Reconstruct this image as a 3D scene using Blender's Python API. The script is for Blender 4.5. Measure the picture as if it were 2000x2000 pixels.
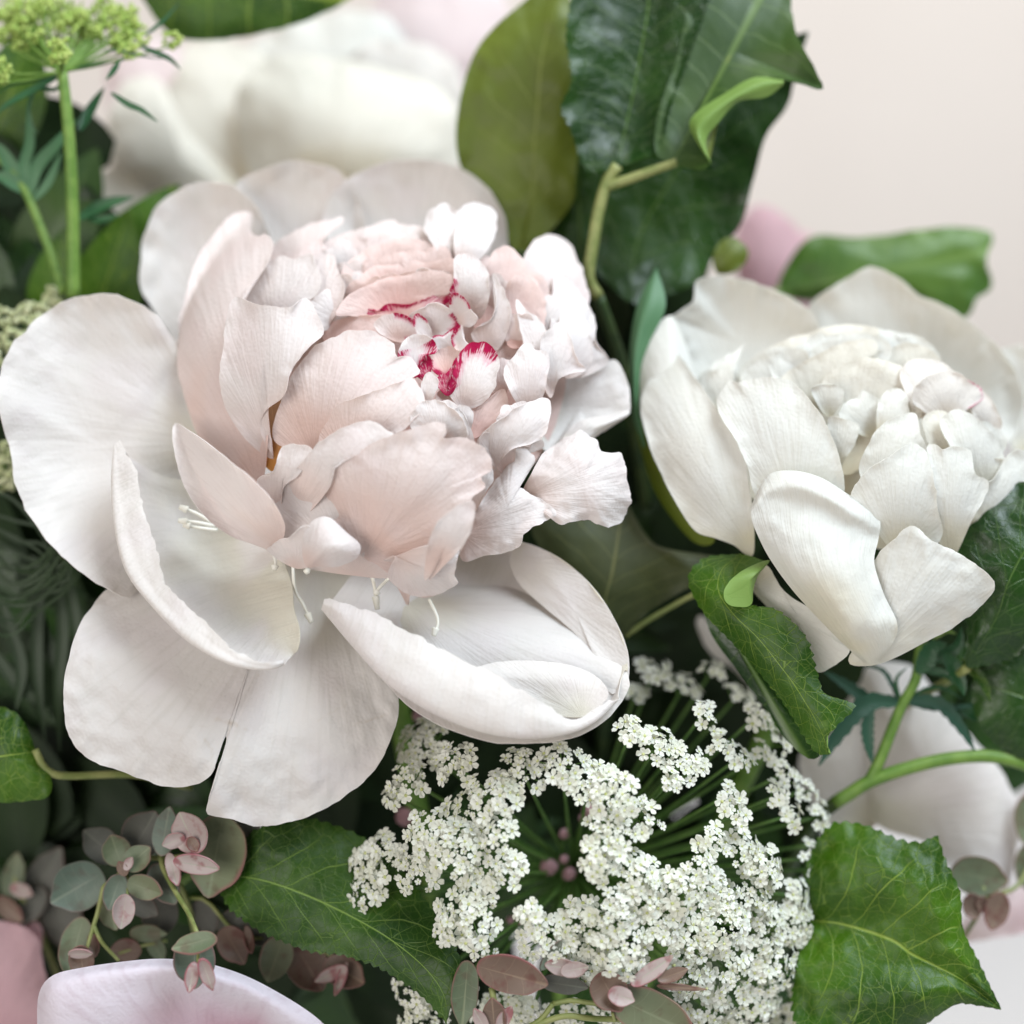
import bpy, math, random
import numpy as np
from mathutils import Vector, Matrix, noise, Euler

for o in list(bpy.data.objects): bpy.data.objects.remove(o)
scene = bpy.context.scene
C = scene.collection
rnd = random.Random(7)

# ---------------------------------------------------------------- camera
# lengths are measured in px (1/2000 of the frame at the focus plane); one px is 0.11 mm
PX = 0.00011
DIST = 3000.0
PITCH = math.radians(24)
AIM = Vector((0, 0, 0.27))
FWD = Vector((0, math.cos(PITCH), -math.sin(PITCH)))
RIGHT = Vector((1, 0, 0))
UP = RIGHT.cross(FWD)
CAMLOC = AIM - FWD * (DIST * PX)
cam_d = bpy.data.cameras.new('camera')
cam = bpy.data.objects.new('camera', cam_d); C.objects.link(cam)
cam.location = CAMLOC
cam.rotation_euler = (math.pi / 2 - PITCH, 0, 0)
cam_d.sensor_width = 36; cam_d.lens = 36 * DIST / 2000
cam_d.clip_start = 0.01; cam_d.clip_end = 50
cam_d.dof.use_dof = True
cam_d.dof.focus_distance = (DIST - 150) * PX
cam_d.dof.aperture_fstop = 4.5
scene.camera = cam

# ---------------------------------------------------------------- light
world = bpy.data.worlds.new('World'); scene.world = world; world.use_nodes = True
bg = world.node_tree.nodes['Background']
bg.inputs[0].default_value = (1.0, 0.97, 0.94, 1); bg.inputs[1].default_value = 0.20

def area(name, loc, target, size, power, col):
    l = bpy.data.lights.new(name, 'AREA'); l.shape = 'RECTANGLE'; l.size = size[0]; l.size_y = size[1]
    l.energy = power; l.color = col
    o = bpy.data.objects.new(name, l); C.objects.link(o); o.location = loc
    o.rotation_euler = (Vector(target) - Vector(loc)).to_track_quat('-Z', 'Y').to_euler()
    return o
area('window_light', (0.55, -0.12, 1.25), (0, 0, 0.25), (0.8, 0.6), 16.5, (0.80, 0.91, 1.0))
area('room_light', (-0.65, -1.05, 0.70), (0, 0, 0.28), (0.9, 0.8), 9.0, (1.0, 0.945, 0.90))
area('wall_fill', (0.3, 0.35, 1.3), (0.1, 0.75, 0.3), (0.8, 0.5), 4.0, (1.0, 0.95, 0.88))  # unseen fill lamp added to brighten the wall

scene.view_settings.view_transform = 'Standard'
scene.view_settings.look = 'None'
scene.view_settings.exposure = 0.25
scene.view_settings.gamma = 1.0
cy = scene.cycles
cy.max_bounces = 5; cy.diffuse_bounces = 4; cy.glossy_bounces = 1; cy.transmission_bounces = 4; cy.transparent_max_bounces = 4; cy.caustics_reflective = False; cy.caustics_refractive = False

# ---------------------------------------------------------------- coordinates
# measuring sheets: (x offset, y offset, scale) to px
Z = dict(P=(0, 0, 1.0), F=(0, 0, 1.0352), A=(0, 0, .3623), B=(300, 380, .4969), K=(850, 0, .4141),
         D=(1200, 480, .4659), E=(0, 1000, .4141), G=(600, 1250, .4141), H=(1200, 1200, .4141), I=(0, 1500, .3623))

def zz(sheet, pts):
    ox, oy, s = Z[sheet]
    return [(ox + p[0] * s, oy + p[1] * s) + tuple(p[2:]) for p in pts]

def W(x, y, d=0.0):
    k = (DIST - d) * PX
    s = k / DIST
    return CAMLOC + FWD * k + RIGHT * ((x - 1000) * s) + UP * ((1000 - y) * s)

def Wn(a):
    """array (n,3) of px coordinates to world"""
    a = np.asarray(a, float)
    k = (DIST - a[:, 2]) * PX
    s = k / DIST
    return (np.array(CAMLOC)[None] + np.outer(k, np.array(FWD)) + np.outer((a[:, 0] - 1000) * s, np.array(RIGHT))
            + np.outer((1000 - a[:, 1]) * s, np.array(UP)))

def nz(x, y, z=0.0):
    return noise.noise(Vector((x, y, z)))

def sstep(a, b, x):
    t = np.clip((x - a) / (b - a), 0, 1); return t * t * (3 - 2 * t)

# ---------------------------------------------------------------- splines
def catmull(P, n, closed=False):
    P = np.asarray(P, float)
    m = len(P)
    if m == 2 and not closed:
        t = np.linspace(0, 1, n)[:, None]; return P[0] * (1 - t) + P[1] * t
    if closed: Q = np.vstack([P[-1], P, P[0], P[1]]); segs = m
    else: Q = np.vstack([2 * P[0] - P[1], P, 2 * P[-1] - P[-2]]); segs = m - 1
    L = []
    sub = 14
    for i in range(segs):
        p0, p1, p2, p3 = Q[i], Q[i + 1], Q[i + 2], Q[i + 3]
        for j in range(sub):
            t = j / sub
            L.append(0.5 * (2 * p1 + (p2 - p0) * t + (2 * p0 - 5 * p1 + 4 * p2 - p3) * t * t + (3 * p1 - p0 - 3 * p2 + p3) * t ** 3))
    if not closed: L.append(P[-1])
    else: L.append(P[0])
    L = np.array(L)
    s = np.r_[0, np.cumsum(np.linalg.norm(np.diff(L[:, :2], axis=0), axis=1) + 1e-6)]
    q = np.linspace(0, s[-1], n + (1 if closed else 0))
    R = np.stack([np.interp(q, s, L[:, k]) for k in range(L.shape[1])], 1)
    return R[:-1] if closed else R

# ---------------------------------------------------------------- objects
def thing(name, label, cat, loc, group=None):
    o = bpy.data.objects.new(name, None); C.objects.link(o)
    o.location = loc; o['label'] = label; o['category'] = cat
    o.empty_display_size = 0.01
    if group: o['group'] = group
    return o

def wloc(o):
    v = Vector(o.location)
    while o.parent: o = o.parent; v += Vector(o.location)
    return v

def mk(name, verts, faces, mats, parent=None, uv=None, attrs=None, smooth=True, solid=0.0, mat2=False, label=None):
    """verts in world space -> one mesh object under parent"""
    off = np.array(wloc(parent)) if parent else np.zeros(3)
    v = np.asarray(verts, float) - off
    me = bpy.data.meshes.new(name)
    me.from_pydata(v.tolist(), [], faces)
    for m in (mats if isinstance(mats, (list, tuple)) else [mats]): me.materials.append(m)
    if uv is not None:
        ul = me.uv_layers.new(name='UVMap')
        idx = np.zeros(len(me.loops), dtype=np.int32); me.loops.foreach_get('vertex_index', idx)
        ul.data.foreach_set('uv', np.asarray(uv, np.float32)[idx].ravel())
    for k, a in (attrs or {}).items():
        at = me.attributes.new(k, 'FLOAT', 'POINT'); at.data.foreach_set('value', np.asarray(a, np.float32))
    if smooth: me.polygons.foreach_set('use_smooth', [True] * len(me.polygons))
    me.update()
    o = bpy.data.objects.new(name, me); C.objects.link(o)
    if parent: o.parent = parent
    if label: o['label'] = label
    if solid:
        md = o.modifiers.new('thickness', 'SOLIDIFY'); md.thickness = solid * PX; md.offset = -1
        md.use_even_offset = False
        if mat2: md.material_offset = 1
        es = o.modifiers.new('crisp_edge', 'EDGE_SPLIT'); es.split_angle = math.radians(65); es.use_edge_sharp = False
    return o

def facing(verts, faces, back=False):
    """orient the faces toward the viewer side (or away)"""
    v = np.asarray(verts); tot = 0.0
    f = np.array([q[:3] for q in faces])
    n = np.cross(v[f[:, 1]] - v[f[:, 0]], v[f[:, 2]] - v[f[:, 0]])
    c = v[f[:, 0]]
    tot = np.sum(np.sum(n * (np.array(CAMLOC)[None] - c), 1))
    if (tot < 0) != back: faces = [tuple(reversed(q)) for q in faces]
    return faces

SEED = [0]
def petal(parent, sheet, pts, mat, surf=None, o0=-20., o1=25., bulge=18., ripple=8., frill=3., center=None, cd=None,
          p=2.0, K=16, M=72, pig=None, solid=1.3, name='petal', lay=0.0, fq=1.0, label=None, crease=5.0, leafy=False, back=False, dent=0.0, flare=.34):
    """closed outline; the first point is the base. With surf(x,y) it hugs that body; otherwise the points carry depth."""
    SEED[0] += 1; sd = SEED[0] * 7.31
    P = zz(sheet, pts)
    base = np.array(P[0][:2])
    R = catmull([q[:2] for q in P], M, True)
    if surf is None: DO = catmull(P, M, True)[:, 2]
    cen = np.array(zz(sheet, [center])[0]) if center is not None else R.mean(0)
    size = np.max(np.linalg.norm(R - base, axis=1))
    # ragged margin
    dv = R - cen; ln = np.linalg.norm(dv, axis=1)[:, None] + 1e-6
    vb = np.linalg.norm(R - base, axis=1) / size
    fr = np.array([nz(q[0] / 34 * fq, q[1] / 34 * fq, sd) * 1.3 + nz(q[0] / 13 * fq, q[1] / 13 * fq, sd + 3) * .8 for q in R])
    R = R + dv / ln * (fr * frill * sstep(.3, .7, vb))[:, None]
    l0 = np.linalg.norm(R - cen, axis=1); kw_ = max(3, M // 5)
    ls_ = np.array([np.mean(np.take(l0, range(j - kw_, j + kw_ + 1), mode='wrap')) for j in range(M)])
    verts = []; uv = []; edge = []; pg = []
    ax = cen - base; ax = ax / (np.linalg.norm(ax) + 1e-6)
    for k in range(K + 1):
        r = (k / K) ** 0.8
        for j in range(M if k else 1):
            xy = cen + (R[j] - cen) * r if k else cen
            q = xy - base; dist = np.linalg.norm(q); v = dist / size
            ang = math.atan2(ax[0] * q[1] - ax[1] * q[0], ax @ q)
            if surf is not None:
                d = surf(xy[0], xy[1]) + lay + o0 + (o1 - o0) * v ** 1.4 - bulge * ((r * l0[j] / ls_[j]) ** 2 - flare * r ** 6) * 1.3
            else:
                dC = cd if cd is not None else DO.mean()
                d = dC + (DO[j] - dC) * r ** p + lay
            w = nz(xy[0] / 60 * fq, xy[1] / 60 * fq, sd + 9)
            d += ripple * (r ** 3) * (w * 1.4 + .7 * nz(xy[0] / 22 * fq, xy[1] / 22 * fq, sd + 11))
            # soft folds that run from the base to the tip
            d += crease * min(1.3, size / 330) * v * (nz(ang * 2.2, v * 1.3, sd + 20) * 1.5 + .22 * nz(ang * 7, v * 2.2, sd + 25))
            if dent: d += dent * (nz(xy[0] / 190, xy[1] / 190, sd + 31) + .22 * nz(xy[0] / 62, xy[1] / 62, sd + 37))
            verts.append((xy[0], xy[1], d)); uv.append((ang / math.pi + .5 + (0 if leafy else SEED[0]), v)); edge.append(r)
            pg.append(pig(xy[0], xy[1], r, v) if pig else 0.0)
    F = []
    for j in range(M):
        F.append((0, 1 + j, 1 + (j + 1) % M))
    for k in range(1, K):
        a = 1 + (k - 1) * M; b = 1 + k * M
        for j in range(M):
            j2 = (j + 1) % M
            F.append((a + j, b + j, b + j2, a + j2))
    Vw = Wn(verts)
    F = facing(Vw, F, back)
    return mk(name, Vw, F, mat, parent, uv, {'edge': edge, 'pig': pg}, solid=solid, label=label, mat2=isinstance(mat, list))

def loft(parent, sheet, rows, mat, nu=40, nv=30, name='petal', solid=1.5, ripple=0.0, frill=0.0, vflip=False, back=False,
         mat2=False, teeth=0.0, uvswap=False, label=None, tw=22.0):
    """surface through rows of points (x, y, depth)"""
    SEED[0] += 1; sd = SEED[0] * 5.17
    G = [catmull(zz(sheet, r), nu) for r in rows]
    G = np.array(G)                                    # rows, nu, 3
    H = np.stack([catmull_t(G[:, j], nv) for j in range(nu)], 1)   # nv, nu, 3
    verts = []; uv = []; ed = []
    for i in range(nv):
        v = i / (nv - 1)
        for j in range(nu):
            u = j / (nu - 1)
            p = H[i, j].copy()
            e = max(abs(u - .5), abs(v - .5)) * 2
            if ripple:
                p[2] += ripple * (.4 + .6 * e ** 3) * (nz(p[0] / 60, p[1] / 60, sd) * 1.4 + .6 * nz(p[0] / 24, p[1] / 24, sd + 4))
            if frill and i == 0:
                q = H[0, j] - H[1, j]; q = q / (np.linalg.norm(q) + 1e-6)
                p += q * frill * (nz(p[0] / 26, p[1] / 26, sd) * 1.5 + nz(p[0] / 10, p[1] / 10, sd))
            if teeth and i in (0, nv - 1):
                i2 = 1 if i == 0 else nv - 2
                q = H[i, j] - H[i2, j]; q = q / (np.linalg.norm(q) + 1e-6)
                p += q * teeth * 1.7 * (((j * 1.0) % 3) - 1) * (.75 + .35 * math.sin(j * 1.7))
            verts.append(p); ed.append(e)
            uv.append((v, u) if not uvswap else (u, 1 - v))
    F = []
    for i in range(nv - 1):
        for j in range(nu - 1):
            a = i * nu + j
            F.append((a, a + 1, a + nu + 1, a + nu))
    Vw = Wn(verts)
    F = facing(Vw, F, back)
    return mk(name, Vw, F, mat, parent, uv, {'edge': ed, 'pig': np.zeros(len(ed))}, solid=solid, mat2=mat2, label=label)

def catmull_t(P, n):
    """open Catmull-Rom by parameter (not arc length)"""
    m = len(P)
    if m == 2:
        t = np.linspace(0, 1, n)[:, None]; return P[0] * (1 - t) + P[1] * t
    Q = np.vstack([2 * P[0] - P[1], P, 2 * P[-1] - P[-2]])
    out = []
    for t in np.linspace(0, m - 1, n):
        i = min(int(t), m - 2); f = t - i
        p0, p1, p2, p3 = Q[i], Q[i + 1], Q[i + 2], Q[i + 3]
        out.append(0.5 * (2 * p1 + (p2 - p0) * f + (2 * p0 - 5 * p1 + 4 * p2 - p3) * f * f + (3 * p1 - p0 - 3 * p2 + p3) * f ** 3))
    return np.array(out)

def tube_geo(pts, r0, r1, n=18, m=8, spline=True):
    """pts px coords; radii in px; returns world verts + faces"""
    P = catmull([tuple(p) for p in pts], n) if spline else np.asarray(pts, float)
    Wp = Wn(P); n = len(Wp)
    V = []; F = []
    ref = Vector((0.3, 0.9, 0.2))
    for i in range(n):
        t = Vector(Wp[min(i + 1, n - 1)] - Wp[max(i - 1, 0)]).normalized()
        a = t.cross(ref).normalized(); b = t.cross(a)
        r = (r0 + (r1 - r0) * i / (n - 1)) * PX
        for j in range(m):
            th = 2 * math.pi * j / m
            V.append(np.array(Wp[i]) + np.array(a) * r * math.cos(th) + np.array(b) * r * math.sin(th))
    for i in range(n - 1):
        for j in range(m):
            j2 = (j + 1) % m
            F.append((i * m + j, i * m + j2, (i + 1) * m + j2, (i + 1) * m + j))
    F.append(tuple(range(m - 1, -1, -1))); F.append(tuple((n - 1) * m + j for j in range(m)))
    return V, F

def tube(parent, sheet, pts, r0, r1, mat, name='stem', n=24, m=10):
    V, F = tube_geo(zz(sheet, pts), r0, r1, n, m)
    uv = [(j / m, i / n) for i in range(n) for j in range(m)]
    return mk(name, V, F, mat, parent, uv)

def merge(parts):
    V = []; F = []
    for v, f in parts:
        o = len(V); V += list(v); F += [tuple(i + o for i in q) for q in f]
    return V, F

# ---------------------------------------------------------------- materials
def new_mat(name):
    m = bpy.data.materials.new(name); m.use_nodes = True
    nt = m.node_tree; nt.nodes.clear()
    out = nt.nodes.new('ShaderNodeOutputMaterial')
    return m, nt, out

def nd(nt, t, **kw):
    n = nt.nodes.new(t)
    for k, v in kw.items(): setattr(n, k, v)
    return n

def mathn(nt, op, a, b=None, c=None):
    n = nd(nt, 'ShaderNodeMath', operation=op)
    for i, x in enumerate((a, b, c)):
        if x is None: continue
        if isinstance(x, (int, float)): n.inputs[i].default_value = x
        else: nt.links.new(x, n.inputs[i])
    return n.outputs[0]

def mixc(nt, f, a, b, mode='MIX'):
    n = nd(nt, 'ShaderNodeMix', data_type='RGBA', blend_type=mode)
    for i, x in ((0, f), (6, a), (7, b)):
        if isinstance(x, (int, float)): n.inputs[i].default_value = x
        elif isinstance(x, tuple): n.inputs[i].default_value = x + (1,) if len(x) == 3 else x
        else: nt.links.new(x, n.inputs[i])
    return n.outputs[2]

def smooth01(nt, x, lo, hi):
    n = nd(nt, 'ShaderNodeMapRange', interpolation_type='SMOOTHSTEP')
    nt.links.new(x, n.inputs[0]); n.inputs[1].default_value = lo; n.inputs[2].default_value = hi
    return n.outputs[0]

def petal_mat(name, base, tip, lo=0.0, hi=.6, trans=.42, crim=None, rough=.62, veins=1.0, mid=None, halo=(.80, .22, .38)):
    m, nt, out = new_mat(name)
    uv = nd(nt, 'ShaderNodeUVMap'); sep = nd(nt, 'ShaderNodeSeparateXYZ'); nt.links.new(uv.outputs[0], sep.inputs[0])
    tc = nd(nt, 'ShaderNodeTexCoord')
    # streaks along the petal
    mp = nd(nt, 'ShaderNodeMapping'); nt.links.new(uv.outputs[0], mp.inputs[0]); mp.inputs['Scale'].default_value = (110, 5, 1)
    st = nd(nt, 'ShaderNodeTexNoise'); st.inputs['Scale'].default_value = 1.0; st.inputs['Detail'].default_value = 1
    nt.links.new(mp.outputs[0], st.inputs[0])
    mp2 = nd(nt, 'ShaderNodeMapping'); nt.links.new(uv.outputs[0], mp2.inputs[0]); mp2.inputs['Scale'].default_value = (26, 2.2, 1)
    st2 = nd(nt, 'ShaderNodeTexNoise'); st2.inputs['Scale'].default_value = 1.0; st2.inputs['Detail'].default_value = 0; st2.inputs['Distortion'].default_value = .8
    nt.links.new(mp2.outputs[0], st2.inputs[0])
    big = nd(nt, 'ShaderNodeTexNoise'); big.inputs['Scale'].default_value = 75; big.inputs['Detail'].default_value = 1
    nt.links.new(tc.outputs['Object'], big.inputs[0])
    fine = nd(nt, 'ShaderNodeTexNoise'); fine.inputs['Scale'].default_value = 1400; fine.inputs['Detail'].default_value = 0
    nt.links.new(tc.outputs['Object'], fine.inputs[0])
    f = smooth01(nt, mathn(nt, 'ADD', sep.outputs[1], mathn(nt, 'MULTIPLY', mathn(nt, 'SUBTRACT', big.outputs[0], .5), .5)), lo, hi)
    col = mixc(nt, f, base, tip)
    if mid:
        col = mixc(nt, smooth01(nt, big.outputs[0], .48, .68), col, mixc(nt, .55, col, mid))
    col = mixc(nt, mathn(nt, 'MULTIPLY', smooth01(nt, st.outputs[0], .48, .75), .15 * veins), col, tuple(c * .72 for c in base))
    if crim:
        at = nd(nt, 'ShaderNodeAttribute', attribute_name='pig')
        cn = nd(nt, 'ShaderNodeTexNoise'); cn.inputs['Scale'].default_value = 420; cn.inputs['Detail'].default_value = 3
        nt.links.new(tc.outputs['Object'], cn.inputs[0])
        nn = mathn(nt, 'ADD', mathn(nt, 'MULTIPLY', mathn(nt, 'SUBTRACT', st.outputs[0], .5), 2.2), mathn(nt, 'MULTIPLY', mathn(nt, 'SUBTRACT', cn.outputs[0], .5), 1.7))
        g = mathn(nt, 'MULTIPLY', at.outputs['Fac'], mathn(nt, 'ADD', 1.0, nn))
        col = mixc(nt, mathn(nt, 'MULTIPLY', smooth01(nt, g, .1, .6), .35), col, halo)
        col = mixc(nt, smooth01(nt, g, .52, .92), col, crim)
    h = mathn(nt, 'ADD', mathn(nt, 'ADD', mathn(nt, 'MULTIPLY', st.outputs[0], .36), mathn(nt, 'MULTIPLY', st2.outputs[0], .42)), mathn(nt, 'ADD', mathn(nt, 'MULTIPLY', big.outputs[0], 1.0), mathn(nt, 'MULTIPLY', fine.outputs[0], .22)))
    bp = nd(nt, 'ShaderNodeBump'); bp.inputs['Strength'].default_value = .34; bp.inputs['Distance'].default_value = .0013 * veins
    nt.links.new(h, bp.inputs['Height'])
    pb = nd(nt, 'ShaderNodeBsdfPrincipled'); nt.links.new(col, pb.inputs['Base Color'])
    pb.inputs['Roughness'].default_value = rough; pb.inputs['Specular IOR Level'].default_value = .3
    nt.links.new(bp.outputs[0], pb.inputs['Normal'])
    tr = nd(nt, 'ShaderNodeBsdfTranslucent'); nt.links.new(mixc(nt, 1.0, col, (1.0, .93, .86), 'MULTIPLY'), tr.inputs[0])
    nt.links.new(bp.outputs[0], tr.inputs['Normal'])
    mx = nd(nt, 'ShaderNodeMixShader'); mx.inputs[0].default_value = trans
    nt.links.new(pb.outputs[0], mx.inputs[1]); nt.links.new(tr.outputs[0], mx.inputs[2])
    nt.links.new(mx.outputs[0], out.inputs[0])
    return m

def leaf_mat(name, dark, light, vein, rough=.32, trans=.18, cell=300, relief=1.0, latn=7.0, rim=None, spots=0.0, spec=.5):
    m, nt, out = new_mat(name)
    uv = nd(nt, 'ShaderNodeUVMap'); sep = nd(nt, 'ShaderNodeSeparateXYZ'); nt.links.new(uv.outputs[0], sep.inputs[0])
    tc = nd(nt, 'ShaderNodeTexCoord')
    wob = nd(nt, 'ShaderNodeTexNoise'); wob.inputs['Scale'].default_value = 70; wob.inputs['Detail'].default_value = 2
    nt.links.new(tc.outputs['Object'], wob.inputs[0])
    w = mathn(nt, 'MULTIPLY', mathn(nt, 'SUBTRACT', wob.outputs[0], .5), .10)
    a = mathn(nt, 'ABSOLUTE', mathn(nt, 'SUBTRACT', sep.outputs[0], .5))
    mid = mathn(nt, 'SUBTRACT', 1.0, smooth01(nt, a, .003, .011))
    ph = mathn(nt, 'SUBTRACT', mathn(nt, 'MULTIPLY', mathn(nt, 'ADD', sep.outputs[1], w), latn), mathn(nt, 'MULTIPLY', mathn(nt, 'POWER', a, .85), 3.6))
    fr = mathn(nt, 'ABSOLUTE', mathn(nt, 'SUBTRACT', mathn(nt, 'FRACT', ph), .5))
    lat = mathn(nt, 'MULTIPLY', mathn(nt, 'SUBTRACT', 1.0, smooth01(nt, fr, .006, .028)), mathn(nt, 'SUBTRACT', 1.0, smooth01(nt, a, .25, .47)))
    vo = nd(nt, 'ShaderNodeTexVoronoi', feature='DISTANCE_TO_EDGE'); vo.inputs['Scale'].default_value = cell
    vo2 = nd(nt, 'ShaderNodeTexVoronoi', feature='DISTANCE_TO_EDGE'); vo2.inputs['Scale'].default_value = cell * 2.4
    add = nd(nt, 'ShaderNodeMix', data_type='VECTOR'); add.inputs[0].default_value = .0045
    nt.links.new(tc.outputs['Object'], add.inputs[4]); nt.links.new(wob.outputs['Color'], add.inputs[5])
    nt.links.new(add.outputs[1], vo.inputs[0]); nt.links.new(add.outputs[1], vo2.inputs[0])
    ret = mathn(nt, 'SUBTRACT', 1.0, smooth01(nt, vo.outputs['Distance'], .0, .030))
    ret2 = mathn(nt, 'SUBTRACT', 1.0, smooth01(nt, vo2.outputs['Distance'], .0, .06))
    big = nd(nt, 'ShaderNodeTexNoise'); big.inputs['Scale'].default_value = 45; big.inputs['Detail'].default_value = 2
    nt.links.new(tc.outputs['Object'], big.inputs[0])
    col = mixc(nt, smooth01(nt, big.outputs[0], .35, .68), dark, light)
    vv = mathn(nt, 'MAXIMUM', mathn(nt, 'MAXIMUM', mid, mathn(nt, 'MULTIPLY', lat, .75)),
               mathn(nt, 'MAXIMUM', mathn(nt, 'MULTIPLY', ret, .42 * relief), mathn(nt, 'MULTIPLY', ret2, .16 * relief)))
    vv = mathn(nt, 'MINIMUM', vv, 1.0)
    col = mixc(nt, vv, col, vein)
    if spots:
        sn = nd(nt, 'ShaderNodeTexNoise'); sn.inputs['Scale'].default_value = 300; sn.inputs['Detail'].default_value = 3
        nt.links.new(tc.outputs['Object'], sn.inputs[0])
        col = mixc(nt, mathn(nt, 'MULTIPLY', smooth01(nt, sn.outputs[0], .50, .70), min(1.0, spots * 1.5)), col, (dark[0] * .7 + .02, dark[1] * .32, dark[2] * .36))
    if rim:
        at = nd(nt, 'ShaderNodeAttribute', attribute_name='edge')
        col = mixc(nt, smooth01(nt, mathn(nt, 'ADD', at.outputs['Fac'], mathn(nt, 'MULTIPLY', w, 3.0)), .90, 1.10), col, rim)
    h = mathn(nt, 'SUBTRACT', mathn(nt, 'MULTIPLY', big.outputs[0], .25), mathn(nt, 'MULTIPLY', vv, .45))
    bp = nd(nt, 'ShaderNodeBump'); bp.inputs['Strength'].default_value = .5 * relief; bp.inputs['Distance'].default_value = .0007
    nt.links.new(h, bp.inputs['Height'])
    pb = nd(nt, 'ShaderNodeBsdfPrincipled'); nt.links.new(col, pb.inputs['Base Color'])
    pb.inputs['Roughness'].default_value = rough; pb.inputs['Specular IOR Level'].default_value = spec
    nt.links.new(bp.outputs[0], pb.inputs['Normal'])
    tr = nd(nt, 'ShaderNodeBsdfTranslucent'); nt.links.new(mixc(nt, 1.0, col, (1.3, 1.35, .55), 'MULTIPLY'), tr.inputs[0])
    mx = nd(nt, 'ShaderNodeMixShader'); mx.inputs[0].default_value = trans
    nt.links.new(pb.outputs[0], mx.inputs[1]); nt.links.new(tr.outputs[0], mx.inputs[2])
    nt.links.new(mx.outputs[0], out.inputs[0])
    return m

def plain_mat(name, a, b, scale=200, rough=.55, bump=.3, trans=0.0, spec=.4):
    m, nt, out = new_mat(name)
    tc = nd(nt, 'ShaderNodeTexCoord')
    n = nd(nt, 'ShaderNodeTexNoise'); n.inputs['Scale'].default_value = scale; n.inputs['Detail'].default_value = 4
    nt.links.new(tc.outputs['Object'], n.inputs[0])
    col = mixc(nt, smooth01(nt, n.outputs[0], .35, .65), a, b)
    bp = nd(nt, 'ShaderNodeBump'); bp.inputs['Strength'].default_value = bump; bp.inputs['Distance'].default_value = .0004
    nt.links.new(n.outputs[0], bp.inputs['Height'])
    pb = nd(nt, 'ShaderNodeBsdfPrincipled'); nt.links.new(col, pb.inputs['Base Color']); pb.inputs['Roughness'].default_value = rough
    pb.inputs['Specular IOR Level'].default_value = spec
    nt.links.new(bp.outputs[0], pb.inputs['Normal'])
    if trans:
        tr = nd(nt, 'ShaderNodeBsdfTranslucent'); nt.links.new(col, tr.inputs[0])
        mx = nd(nt, 'ShaderNodeMixShader'); mx.inputs[0].default_value = trans
        nt.links.new(pb.outputs[0], mx.inputs[1]); nt.links.new(tr.outputs[0], mx.inputs[2]); nt.links.new(mx.outputs[0], out.inputs[0])
    else: nt.links.new(pb.outputs[0], out.inputs[0])
    return m

CRIM = (.52, .006, .085)
M = {}
M['guard'] = petal_mat('guard petal', (.82, .80, .71), (.87, .855, .845), 0, .40, mid=(.86, .83, .84), crim=(.40, .31, .20), halo=(.70, .62, .52))
M['globe'] = petal_mat('blush petal', (.88, .70, .64), (.90, .84, .83), 0, .70, mid=(.89, .79, .78), crim=CRIM)
M['blush'] = petal_mat('deep blush petal', (.88, .62, .56), (.90, .77, .74), 0, .85, crim=CRIM)
M['pale'] = petal_mat('pale blush petal', (.89, .77, .73), (.90, .87, .87), 0, .5, mid=(.90, .83, .83), crim=CRIM)
M['amber'] = petal_mat('amber petal base', (.72, .36, .10), (.84, .62, .40), 0, .9)
M['white'] = petal_mat('white petal', (.86, .83, .68), (.88, .89, .86), 0, .45, mid=(.87, .89, .88))
M['cream'] = petal_mat('cream petal', (.85, .79, .61), (.88, .87, .81), 0, .55)
M['pinkwhite'] = petal_mat('pink tinged white petal', (.86, .80, .72), (.88, .86, .83), 0, .5, crim=(.62, .10, .22))
M['lilac'] = petal_mat('lilac pink petal', (.62, .36, .44), (.86, .82, .90), -.1, .62)
M['pink'] = petal_mat('dusty pink petal', (.62, .38, .42), (.74, .52, .56), 0, .8)
M['palepink'] = petal_mat('pale pink petal', (.82, .66, .68), (.86, .78, .79), 0, .8)
M['stamen'] = plain_mat('stamen', (.88, .86, .76), (.90, .89, .82), 300, .6, .1, .15)
M['leaf'] = leaf_mat('leaf top', (.016, .060, .001), (.050, .132, .002), (.24, .34, .05), rough=.42, trans=.14, spec=.36)
M['leafdark'] = leaf_mat('dark leaf top', (.006, .030, .003), (.016, .060, .004), (.08, .15, .03), rough=.32, trans=.08, spec=.42)
M['leafmid'] = leaf_mat('matte leaf top', (.022, .060, .008), (.045, .095, .012), (.10, .17, .04), rough=.45, relief=.5, trans=.12)
M['under'] = leaf_mat('leaf underside', (.115, .155, .012), (.165, .215, .022), (.24, .28, .06), rough=.5, relief=.35, trans=.3)
M['lime'] = leaf_mat('pale leaf underside', (.22, .36, .08), (.28, .44, .11), (.15, .29, .05), rough=.45, relief=.5, trans=.3)
M['olive'] = leaf_mat('olive leaf underside', (.035, .048, .010), (.055, .070, .015), (.15, .16, .05), rough=.55, relief=.4, trans=.08)
M['shade'] = leaf_mat('shade painted inner leaf', (.006, .016, .004), (.012, .028, .006), (.02, .04, .012), rough=.55, relief=.2, trans=.03, spec=.2)  # very dark leaf copy, the shade inside the bouquet is in its colour
M['fresh'] = leaf_mat('fresh leaf', (.050, .130, .012), (.095, .190, .022), (.16, .27, .06), rough=.45, relief=.3, trans=.25)
M['leafshaded'] = leaf_mat('shadow painted leaf top', (.010, .042, .002), (.030, .085, .003), (.17, .27, .05), rough=.42, trans=.1, spec=.34)  # darker copy of the leaf top, the umbel's shadow put into the colour
M['sepal'] = leaf_mat('sepal', (.06, .17, .07), (.11, .24, .12), (.16, .30, .16), rough=.5, relief=.2, latn=3)
M['frond'] = leaf_mat('fine foliage', (.018, .085, .03), (.035, .13, .045), (.06, .18, .07), rough=.4, relief=.3, latn=5)
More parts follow.
